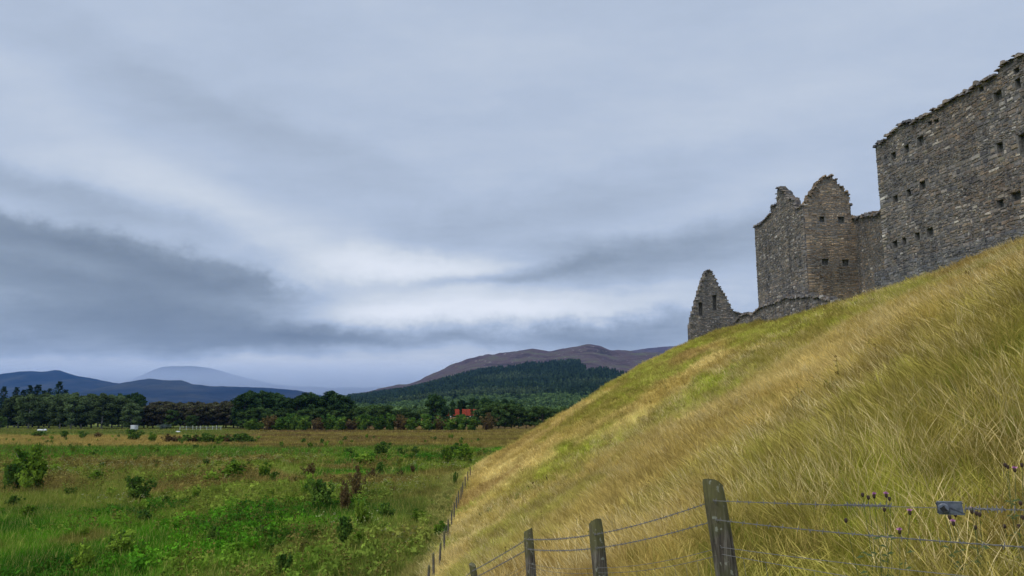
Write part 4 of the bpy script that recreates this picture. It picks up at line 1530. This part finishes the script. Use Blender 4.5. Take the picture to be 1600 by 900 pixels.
M_POST = pbr("weathered_post", rough=0.9, build=m_post, spec=0.15)
M_WIRE = pbr("galvanised_wire", (0.135, 0.13, 0.125), 0.6, metal=0.0, spec=.5)
M_TENS = pbr("grey_casting", (0.15, 0.165, 0.20), 0.45, spec=.5, build=lambda t, b, out: t.l.new(t.ramp(t.noise(obj_co(t), 40, 4, .6), [(0.3, (0.055, 0.065, 0.085)), (0.7, (0.12, 0.135, 0.17))]), b.inputs['Base Color']))
M_BLACK = pbr("black_rubber", (0.02, 0.02, 0.022), 0.6)


def post_mesh(bot, top_, r, seed):
    rnd = random.Random(seed)
    bot, top_ = Vector(bot), Vector(top_)
    d = (top_ - bot)
    L = d.length
    d.normalize()
    x = d.orthogonal().normalized(); y = d.cross(x)
    V, Fc, T = [], [], []
    S, R = 20, 14
    prof = [rnd.uniform(.94, 1.05) for _ in range(S)]
    crack = rnd.randrange(S)
    slant = Vector((rnd.uniform(-.25, .25), rnd.uniform(-.25, .25), 0))
    for i in range(R + 1):
        f = i / R
        for s in range(S):
            an = 2 * math.pi * s / S
            rr = r * prof[s] * (1.06 - .08 * f) * rnd.uniform(.985, 1.015)
            if s == crack or s == (crack + 9) % S:
                rr *= .86
            if i == R:
                rr *= .90
            dirv_ = x * math.cos(an) + y * math.sin(an)
            p = bot + d * (L * f) + dirv_ * rr
            if i >= R - 1:
                p += d * (dirv_.dot(slant) * r * 1.9 + rnd.uniform(-.06, .06) * r) - (d * .01 if i == R - 1 else Vector())
            V.append(p)
            T.append(((1 if i >= R - 1 else .6 if i == R - 2 else 0), 0, 0))
        if i:
            for s in range(S):
                a, b = (i - 1) * S, i * S
                Fc.append((a + s, a + (s + 1) % S, b + (s + 1) % S, b + s))
    k = len(V)
    V.append(bot + d * (L + .002)); T.append((1, 0, 0))
    for s in range(S):
        Fc.append((R * S + s, R * S + (s + 1) % S, k))
    c0 = bot.copy()
    me = mesh("post", [v - c0 for v in V], Fc, [M_POST])
    attr_vec(me, 'top', T)
    return me, c0


nf = empty("wire_fence", (0, 0, 0), "barbed wire and netting fence on stout round posts crossing the foreground", "fence")
# post: (photo top, photo lower point, distance, radius)
NP = [((1113, 755), (1135, 895), 4.6, .064), ((930, 815), (938, 897), 6.5, .060), ((825, 828), (830, 895), 9.0, .058), ((738, 882), (740.5, 899), 12.5, .056)]
tops_, bots_ = [], []
for i, (tp, lp, Y, r) in enumerate(NP):
    a, b = at(*tp, Y), at(*lp, Y)
    dd = (b - a).normalized()
    g = gz(b.x, b.y)
    L = (a.z - g) / -dd.z + .12
    e = a + dd * L
    tops_.append(a); bots_.append(e)
# further posts down the slope, below the picture, and one off to the right
extra = [(-1.35, 16.6), (-2.05, 21.0), (-2.75, 25.6)]
for (x_, y_) in extra:
    g = gz(x_, y_)
    tops_.append(Vector((x_ - .04, y_, g + 1.02))); bots_.append(Vector((x_, y_, g - .12)))
g = gz(2.95, 2.0)
right_top, right_bot = Vector((2.93, 1.98, 7.20)), Vector((2.95, 2.0, g - .1))
for i, (a, e) in enumerate(zip(tops_ + [right_top], bots_ + [right_bot])):
    me, c0 = post_mesh(e, a, NP[i][3] if i < 4 else .056, i)
    link("post", me, nf, c0)


def strand_pts(a, b, sag, n):
    return [a.lerp(b, i / n) - Vector((0, 0, sag * 4 * (i / n) * (1 - i / n))) for i in range(n + 1)]


def barbed(V, Fc, pts, r=.0016, pitch=.045, barb=.085, seed=0, from_u=0, twist_r=None):
    """two twisted strands with four-point barbs"""
    rnd = random.Random(seed)
    tw_r = twist_r or r * 1.3
    segs = []
    Ltot = sum((pts[i + 1] - pts[i]).length for i in range(len(pts) - 1))

    def pos(s):
        acc_ = 0
        for i in range(len(pts) - 1):
            l = (pts[i + 1] - pts[i]).length
            if acc_ + l >= s or i == len(pts) - 2:
                d = (pts[i + 1] - pts[i]).normalized()
                return pts[i] + d * (s - acc_), d
            acc_ += l
    step = pitch / 3
    n = max(2, int(Ltot / step))
    for ph in (0, math.pi):
        path = []
        for k in range(n + 1):
            p, d = pos(Ltot * k / n)
            x = d.orthogonal().normalized(); y = d.cross(x)
            an = 2 * math.pi * (Ltot * k / n) / pitch * .5 + ph
            path.append(p + (x * math.cos(an) + y * math.sin(an)) * tw_r)
        tube_path(V, Fc, path, [r] * len(path), 4)
    s = rnd.uniform(0, barb)
    while s < Ltot:
        p, d = pos(s)
        x = d.orthogonal().normalized(); y = d.cross(x)
        a0 = rnd.uniform(0, 6.28)
        # wrap
        wr = [p + d * (q * .0022) + (x * math.cos(q * 1.6) + y * math.sin(q * 1.6)) * r * 2.3 for q in range(-4, 5)]
        tube_path(V, Fc, wr, [r * .9] * 9, 4)
        for q, off in ((0, -.005), (1, .005), (2, -.003), (3, .003)):
            an = a0 + q * math.pi / 2 + rnd.uniform(-.3, .3)
            dv = (x * math.cos(an) + y * math.sin(an))
            b0 = p + d * off
            tube_path(V, Fc, [b0 + dv * r * 1.5, b0 + dv * .017 + d * rnd.uniform(-.004, .004)], [r * 1.3, r * .5], 4)
        s += barb * rnd.uniform(.9, 1.1)


OFFS = [.095, .205, .36, .40]
wires_at = []      # per post the attachment points on the near side of the post
for i, (a, e) in enumerate(zip(tops_, bots_)):
    dd = (e - a).normalized()
    r = (NP[i][3] if i < 4 else .056)
    side = Vector((-.35, -1, 0)).normalized() * (r + .003)
    wires_at.append([a + dd * o + side for o in OFFS + [.56, .72, .88]])
rd = (right_bot - right_top).normalized()
R_at = [right_top + rd * o + Vector((-.05, .02, 0)) for o in (.06, .19, .32, .38, .50, .66, .84)]
# where the right-hand wires cross the frame edge
for k, (px_, py_, Y) in enumerate([(1600, 792, 3.15), (1600, 841, 3.15), (1600, 897, 3.15)]):
    q = at(px_, py_, Y)
    p0 = wires_at[0][k]
    R_at[k] = p0 + (q - p0) * ((p0 - right_top).length / (p0 - q).length)

for k in (0, 1):
    # right-hand span: plain leader with a splice and the tensioner on the top wire
    P1, P2 = wires_at[0][k], R_at[k]
    pts = strand_pts(P1, P2, .012 if k == 0 else .035, 16)
    V, Fc = [], []
    if k == 0:
        cut = lambda s0, s1: [P1.lerp(P2, s0 + (s1 - s0) * i / 8) - Vector((0, 0, .012 * 4 * (s0 + (s1 - s0) * i / 8) * (1 - (s0 + (s1 - s0) * i / 8)))) for i in range(9)]

        def param(pxx):          # parameter along the span for a photo x
            best = min(range(401), key=lambda i: abs((P1.lerp(P2, i / 400).x / P1.lerp(P2, i / 400).y) - ray(pxx, 788)[0]))
            return best / 400
        s_sp0, s_sp1, s_t0, s_t1 = param(1318), param(1392), param(1462), param(1508)
        barbed(V, Fc, cut(0, s_sp1), seed=1)
        barbed(V, Fc, [p + Vector((0, 0, .004)) for p in cut(s_sp0, s_sp1)], seed=2, barb=.022, pitch=.02, r=.0018)
        tube_path(V, Fc, cut(s_sp1 - .01, s_t0 + .01), [.0016] * 9, 5)
        barbed(V, Fc, cut(s_t1, 1.0), seed=3)
        barbed(V, Fc, cut(s_t1, s_t1 + .05), seed=4, barb=.03, pitch=.018, r=.0024)
        TA, TB = cut(s_t0, s_t1)[0], cut(s_t0, s_t1)[-1]
    else:
        barbed(V, Fc, pts, seed=7)
    link("barbed_wire", mesh("barbed_wire", V, Fc, [M_WIRE]), nf)
    for i in range(len(tops_) - 1):
        pts = strand_pts(wires_at[i][k], wires_at[i + 1][k], .018 if i < 2 else .01, 14)
        V, Fc = [], []
        barbed(V, Fc, pts, seed=20 + i * 2 + k, r=.0017 if i < 1 else .0022, pitch=.045 if i < 2 else .09)
        link("barbed_wire", mesh("barbed_wire", V, Fc, [M_WIRE]), nf)
# plain line wires and stock netting
for i in range(-1, len(tops_) - 1):
    A_, B_ = (wires_at[0], R_at) if i < 0 else (wires_at[i], wires_at[i + 1])
    V, Fc = [], []
    spans = []
    for k in range(2, 7):
        sp = strand_pts(A_[k], B_[k], .03, 14)
        spans.append(sp)
        tube_path(V, Fc, sp, [.0013 if k > 3 else .0017] * 15, 5)
    nvert = max(3, int((A_[3] - B_[3]).length / .15))
    for q in range(1, nvert):
        f = q / nvert
        tube_path(V, Fc, [spans[j][0].lerp(spans[j][-1], f) - Vector((0, 0, .03 * 4 * f * (1 - f))) for j in range(1, 5)], [.0011] * 4, 4)
    link("wire_netting", mesh("wire_netting", V, Fc, [M_WIRE]), nf)
# staples
for i in range(3):
    V, Fc = [], []
    for k in range(3):
        p = wires_at[i][k]
        tube_path(V, Fc, [p + Vector((-.004, .006, .010)), p + Vector((-.004, -.003, .008)), p + Vector((.004, -.003, -.008)), p + Vector((.004, .006, -.010))], [.0016] * 4, 4)
    link("staples", mesh("staples", V, Fc, [M_WIRE]), nf)


def bev_box(V, Fc, c, ax, ay, az_, bv):
    """box with bevelled vertical edges; ax, ay, az_ are half vectors"""
    k = len(V)
    q = bv
    out_ = []
    for sz in (-1, 1):
        for sx, sy in ((-1, -1), (1, -1), (1, 1), (-1, 1)):
            for (fx, fy) in (((1 - q), 1), (1, (1 - q))) if sx * sy > 0 else ((1, (1 - q)), ((1 - q), 1)):
                V.append(c + ax * sx * fx + ay * sy * fy + az_ * sz)
    Fc.append(tuple(range(k + 7, k - 1, -1)))
    Fc.append(tuple(range(k + 8, k + 16)))
    for s in range(8):
        Fc.append((k + s, k + (s + 1) % 8, k + 8 + (s + 1) % 8, k + 8 + s))


tens = bpy.data.objects.new("wire_tensioner", None)
COL.objects.link(tens)
tens.parent = nf
tens["label"] = "grey tensioner plate with a square bolt on the top wire"
ux = (TB - TA).normalized()
nrm = Vector((-TA.x, -TA.y, 0)).normalized()
uz_ = ux.cross(nrm)
if uz_.z < 0:
    uz_ = -uz_
c = (TA + TB) / 2
V, Fc = [], []
hl = (TB - TA).length / 2
bev_box(V, Fc, c, ux * hl, uz_ * hl * .46, nrm * .004, .14)
for sg in (-1, 1):      # folded flanges
    bev_box(V, Fc, c + uz_ * sg * hl * .46 - nrm * .008, ux * hl * .93, uz_ * .003, nrm * .012, .1)
link("plate", mesh("plate", V, Fc, [M_TENS]), tens)
V, Fc = [], []
kc = c - ux * hl * .48 + nrm * .004
tube_path(V, Fc, [kc, kc + nrm * .016, kc + nrm * .018], [.022, .022, .018], 12)
link("ratchet_wheel", mesh("ratchet_wheel", V, Fc, [M_TENS]), tens)
V, Fc = [], []
bev_box(V, Fc, kc + nrm * .026 - uz_ * .002, (ux * .9 + uz_ * .5).normalized() * .013, (uz_ * .9 - ux * .5).normalized() * .013, nrm * .010, .2)
link("square_bolt", mesh("square_bolt", V, Fc, [M_BLACK]), tens)

# --- fence along the foot of the mound
ff = empty("foot_fence", (0, 0, 0), "line of small weathered posts with wires along the foot of the grassy mound", "fence")
FP = [(669, 883), (678.6, 864), (687, 849), (695, 829), (701, 808), (705.7, 796), (709.5, 785), (713.8, 774), (717, 767), (720.5, 759), (723, 752), (727, 744), (731, 736), (735, 729)]
prev = None
for i, (px_, py_) in enumerate(FP):
    a_, b_ = ray(px_, py_)
    Y = 30.0
    for _ in range(30):                       # distance at which a post of this height standing on the ground ends there
        Y = 0.5 * Y + 0.5 * (EYE - (gz(a_ * Y, Y) + 1.12)) / -b_
    x_ = a_ * Y
    g = gz(x_, Y)
    rnd = random.Random(i)
    tp = Vector((x_ + rnd.uniform(-.05, .05), Y, g + rnd.uniform(.98, 1.14)))
    me, c0 = post_mesh(Vector((x_, Y, g - .1)), tp, .048, 50 + i)
    link("post", me, ff, c0)
    cur = [tp - Vector((.06, 0, o)) for o in (.08, .3, .55, .8)]
    if prev is not None:
        V, Fc = [], []
        for p, q in zip(prev, cur):
            tube_path(V, Fc, strand_pts(p, q, .03, 5), [.003] * 6, 4)
        link("wires", mesh("wires", V, Fc, [M_WIRE]), ff)
    prev = cur

# --- pale field fence before the russet scrub
pf = empty("field_fence", (0, 0, 0), "short run of thin pale posts in front of the russet scrub", "fence")
M_PALEW = pbr("pale_timber", (0.42, 0.43, 0.38), .8, build=lambda t, b, out: t.l.new(t.ramp(t.noise(obj_co(t), 8, 3, .6), [(0.3, (0.32, 0.33, 0.28)), (0.7, (0.5, 0.5, 0.46))]), b.inputs['Base Color']))
prev = None
for i, px_ in enumerate([281, 291, 301, 307, 313, 323, 332, 338, 345]):
    p = at(px_, 672, 262)
    V, Fc = [], []
    hh = 1.4 + .5 * ((i * 37) % 5) / 5
    p.z = gz(p.x, p.y)
    tube_path(V, Fc, [Vector((0, 0, -.1)), Vector((0, 0, hh))], [.11, .10], 8)
    link("post", mesh("post", V, Fc, [M_PALEW]), pf, p)
    if prev:
        V, Fc = [], []
        for o in (.5, 1.0, 1.3):
            tube_path(V, Fc, [prev + Vector((0, -.12, o)), p + Vector((0, -.12, o))], [.03, .03], 4)
        link("rails", mesh("rails", V, Fc, [M_PALEW]), pf)
    prev = p.copy()


# ------------------------------------------------------------------ knapweed by the fence
M_STEM = pbr("green_stem", (0.07, 0.10, 0.03), .8)
M_PINK = pbr("pink_petal", (0.52, 0.20, 0.42), .8)
M_SEED = pbr("dark_seedhead", (0.045, 0.028, 0.02), .9)


def knapweed(pxs, Y, label):
    base = None
    cxp = sum(p[0] for p in pxs) / len(pxs)
    r0 = at(cxp, 830, Y)
    root_z = gz(r0.x, Y)
    r = empty("knapweed", (r0.x, Y, root_z), label, "wildflower", "knapweed by the wire")
    o = Vector((r0.x, Y, root_z))
    V, Fc = [], []
    for j, (px_, py_, kind) in enumerate(pxs):
        rnd = random.Random(int(px_) * 3 + int(py_))
        hd = at(px_, py_, Y + rnd.uniform(-.08, .08)) - o
        b0 = Vector((rnd.uniform(-.05, .05) + hd.x * .3, rnd.uniform(-.05, .05), -.02))
        tube_path(V, Fc, [b0, b0.lerp(hd, .5) + Vector((rnd.uniform(-.02, .02), 0, .0)), hd], [.0025, .002, .0015], 5)
        for q in (.3, .5, .65):
            c_ = b0.lerp(hd, q)
            k = len(V)
            s_ = rnd.choice((-1, 1))
            V.extend([c_, c_ + Vector((s_ * .03, .004, .02)), c_ + Vector((s_ * .06, 0, .012)), c_ + Vector((s_ * .03, -.006, .006))])
            Fc.append((k, k + 1, k + 2, k + 3))
        hv, hf = [], []
        tube_path(hv, hf, [hd, hd + Vector((0, 0, .010)), hd + Vector((0, 0, .022)), hd + Vector((0, 0, .030))], [.004, .011, .012, .008], 8)
        link("seed_head", mesh("seed_head", hv, hf, [M_SEED]), r)
        if kind:
            hv, hf = [], []
            c_ = hd + Vector((0, 0, .028))
            for q in range(34):
                an, tl = rnd.uniform(0, 6.28), rnd.uniform(.1, 1.3)
                d_ = Vector((math.cos(an) * math.sin(tl), math.sin(an) * math.sin(tl), math.cos(tl) * .9))
                sd = d_.orthogonal().normalized() * .0034
                ln = rnd.uniform(.013, .022)
                k = len(hv)
                hv.extend([c_ - sd * .5, c_ + sd * .5, c_ + d_ * ln + sd, c_ + d_ * ln - sd])
                hf.append((k, k + 1, k + 2, k + 3))
            link("flower_head", mesh("flower_head", hv, hf, [M_PINK]), r)
    link("stems", mesh("stems", V, Fc, [M_STEM]), r)


knapweed([(1476, 800, 1), (1493, 808, 1), (1490, 822, 1), (1484, 812, 0)], 5.1, "pink knapweed just below the grey tensioner plate")
knapweed([(1519, 803, 1), (1526, 806, 0), (1531, 808, 0), (1524, 828, 0)], 5.1, "pink knapweed just right of the grey tensioner plate")
knapweed([(1586, 738, 1), (1575, 733, 0), (1571, 730, 0), (1597, 730, 0)], 5.6, "pink knapweed above the top wire at the right edge")
knapweed([(1366, 779, 1), (1385, 778, 1), (1348, 777, 0), (1357, 781, 0), (1382, 800, 0), (1390, 783, 0)], 5.4, "faded knapweed cluster behind the wire splice")
knapweed([(1422, 805, 1), (1406, 835, 1), (1322, 817, 0)], 5.2, "small knapweed between the two upper wires")
knapweed([(1598, 812, 0), (1570, 826, 0), (1592, 826, 0), (1595, 790, 0)], 5.3, "dark knapweed seedheads at the right edge between the wires")

# ------------------------------------------------------------------ far objects: lorry, bales, trailer
M_RED = pbr("red_paint", (0.4, 0.045, 0.015), .5, build=lambda t, b, out: t.l.new(t.ramp(t.noise(obj_co(t), 1.2, 4, .6), [(0.3, (0.27, 0.038, 0.015)), (0.7, (0.44, 0.075, 0.028))]), b.inputs['Base Color']))
M_WHITE = pbr("white_plastic", (0.78, 0.78, 0.76), .5, build=lambda t, b, out: t.l.new(t.ramp(t.noise(obj_co(t), 2, 3, .6), [(0.3, (0.42, 0.43, 0.42)), (0.7, (0.56, 0.56, 0.55))]), b.inputs['Base Color']))
M_GLASS = pbr("dark_glass", (0.03, 0.04, 0.05), .15, spec=.6)


def box(name, x0, x1, y0, y1, z0, z1, mat, parent, bv=.06):
    V, Fc = [], []
    bev_box(V, Fc, Vector(((x0 + x1) / 2, (y0 + y1) / 2, (z0 + z1) / 2)), Vector(((x1 - x0) / 2, 0, 0)), Vector((0, (y1 - y0) / 2, 0)), Vector((0, 0, (z1 - z0) / 2)), bv)
    return link(name, mesh(name, V, Fc, [mat]), parent)


def wheel(x, y, z, r, parent):
    V, Fc = [], []
    tube_path(V, Fc, [Vector((x, y - .15, z)), Vector((x, y + .15, z))], [r, r], 18)
    wv = link("wheel", mesh("wheel", V, Fc, [M_BLACK]), parent)
    V, Fc = [], []
    tube_path(V, Fc, [Vector((x, y - .17, z)), Vector((x, y - .14, z))], [r * .5, r * .55], 12)
    link("hub", mesh("hub", V, Fc, [M_WHITE]), wv)


p = at(696, 652, 312)
lorry = empty("lorry", (p.x - .9, 312, 3.75), "bright red lorry with a long red trailer glimpsed between the dark trees", "lorry")
box("cab", 0, 2.3, -1.25, 1.25, .75, 3.0, M_RED, lorry, .15)
box("roof_deflector", .5, 2.2, -1.1, 1.1, 3.0, 3.5, M_WHITE, lorry, .3)
box("windscreen", -.02, .02, -1.1, 1.1, 1.8, 2.75, M_GLASS, lorry)
box("side_window", .5, 1.5, -1.28, -1.25, 1.9, 2.6, M_GLASS, lorry)
box("chassis", .3, 15.2, -.6, .6, .55, .8, M_BLACK, lorry)
for k_, (x0, x1) in enumerate([(4.3, 9.6), (9.75, 15.3)]):
    bdy = box("trailer_body", x0, x1, -1.28, 1.28, .95, 3.55, M_RED, lorry, .03)
    for q in np.arange(x0 + .4, x1, .6):
        box("rib", q, q + .07, -1.33, -1.28, 1.0, 3.5, M_RED, bdy)
for x_ in (1.2, 3.2, 11.2, 12.5, 13.8):
    wheel(x_, -1.05, .5, .5, lorry)
    wheel(x_, 1.05, .5, .5, lorry)


def bale(px_, label, L, R):
    p = at(px_, 673, 252)
    V, Fc = [], []
    pts, rr = [], []
    for i, f in enumerate(np.linspace(-1, 1, 13)):
        pts.append(Vector((f * L / 2, 0, R * .96)))
        rr.append(R * (1 - .42 * max(0, (abs(f) - .72) / .28) ** 2) * (1 + .012 * math.sin(i * 2.7)))
    tube_path(V, Fc, pts, rr, 20)
    o = link("wrapped_bale", mesh("wrapped_bale", V, Fc, [M_WHITE], smooth=True), None, (p.x, p.y, gz(p.x, p.y)))
    tag(o, label, "bale", "white bales in the far field")
    o.rotation_euler.z = .15


bale(63, "long white wrapped bale at the far edge of the left field", 1.9, .42)
bale(70.7, "short white wrapped bale just right of the long one", 0.9, .45)

p = at(209, 678, 249)
tr = empty("box_trailer", (p.x, 249, gz(p.x, 249)), "small white box trailer above a dark bush at the far field edge", "trailer")
box("body", -.85, .85, -1.0, 1.0, .75, 2.15, M_WHITE, tr, .1)
box("chassis", -.8, 1.7, -.3, .3, .6, .72, M_BLACK, tr)
box("door", -.6, .6, -1.03, -1.0, .85, 2.0, M_WHITE, tr)
wheel(-.1, -1.05, .38, .38, tr)
wheel(-.1, 1.05, .38, .38, tr)
p2 = at(278, 675.5, 242)
st = bpy.data.objects.new("boulder", None)
rng_ = np.random.default_rng(5)
import bmesh
bm = bmesh.new()
bmesh.ops.create_icosphere(bm, subdivisions=2, radius=.55)
for v in bm.verts:
    v.co = Vector((v.co.x * 1.6, v.co.y, v.co.z * .6)) * (1 + rng_.uniform(-.12, .12))
me = bpy.data.meshes.new("boulder")
bm.to_mesh(me); bm.free()
me.materials.append(M_WHITE)
o = link("boulder", me, None, (p2.x, p2.y, gz(p2.x, p2.y) + .2))
tag(o, "small pale boulder beside the run of thin pale posts", "boulder")
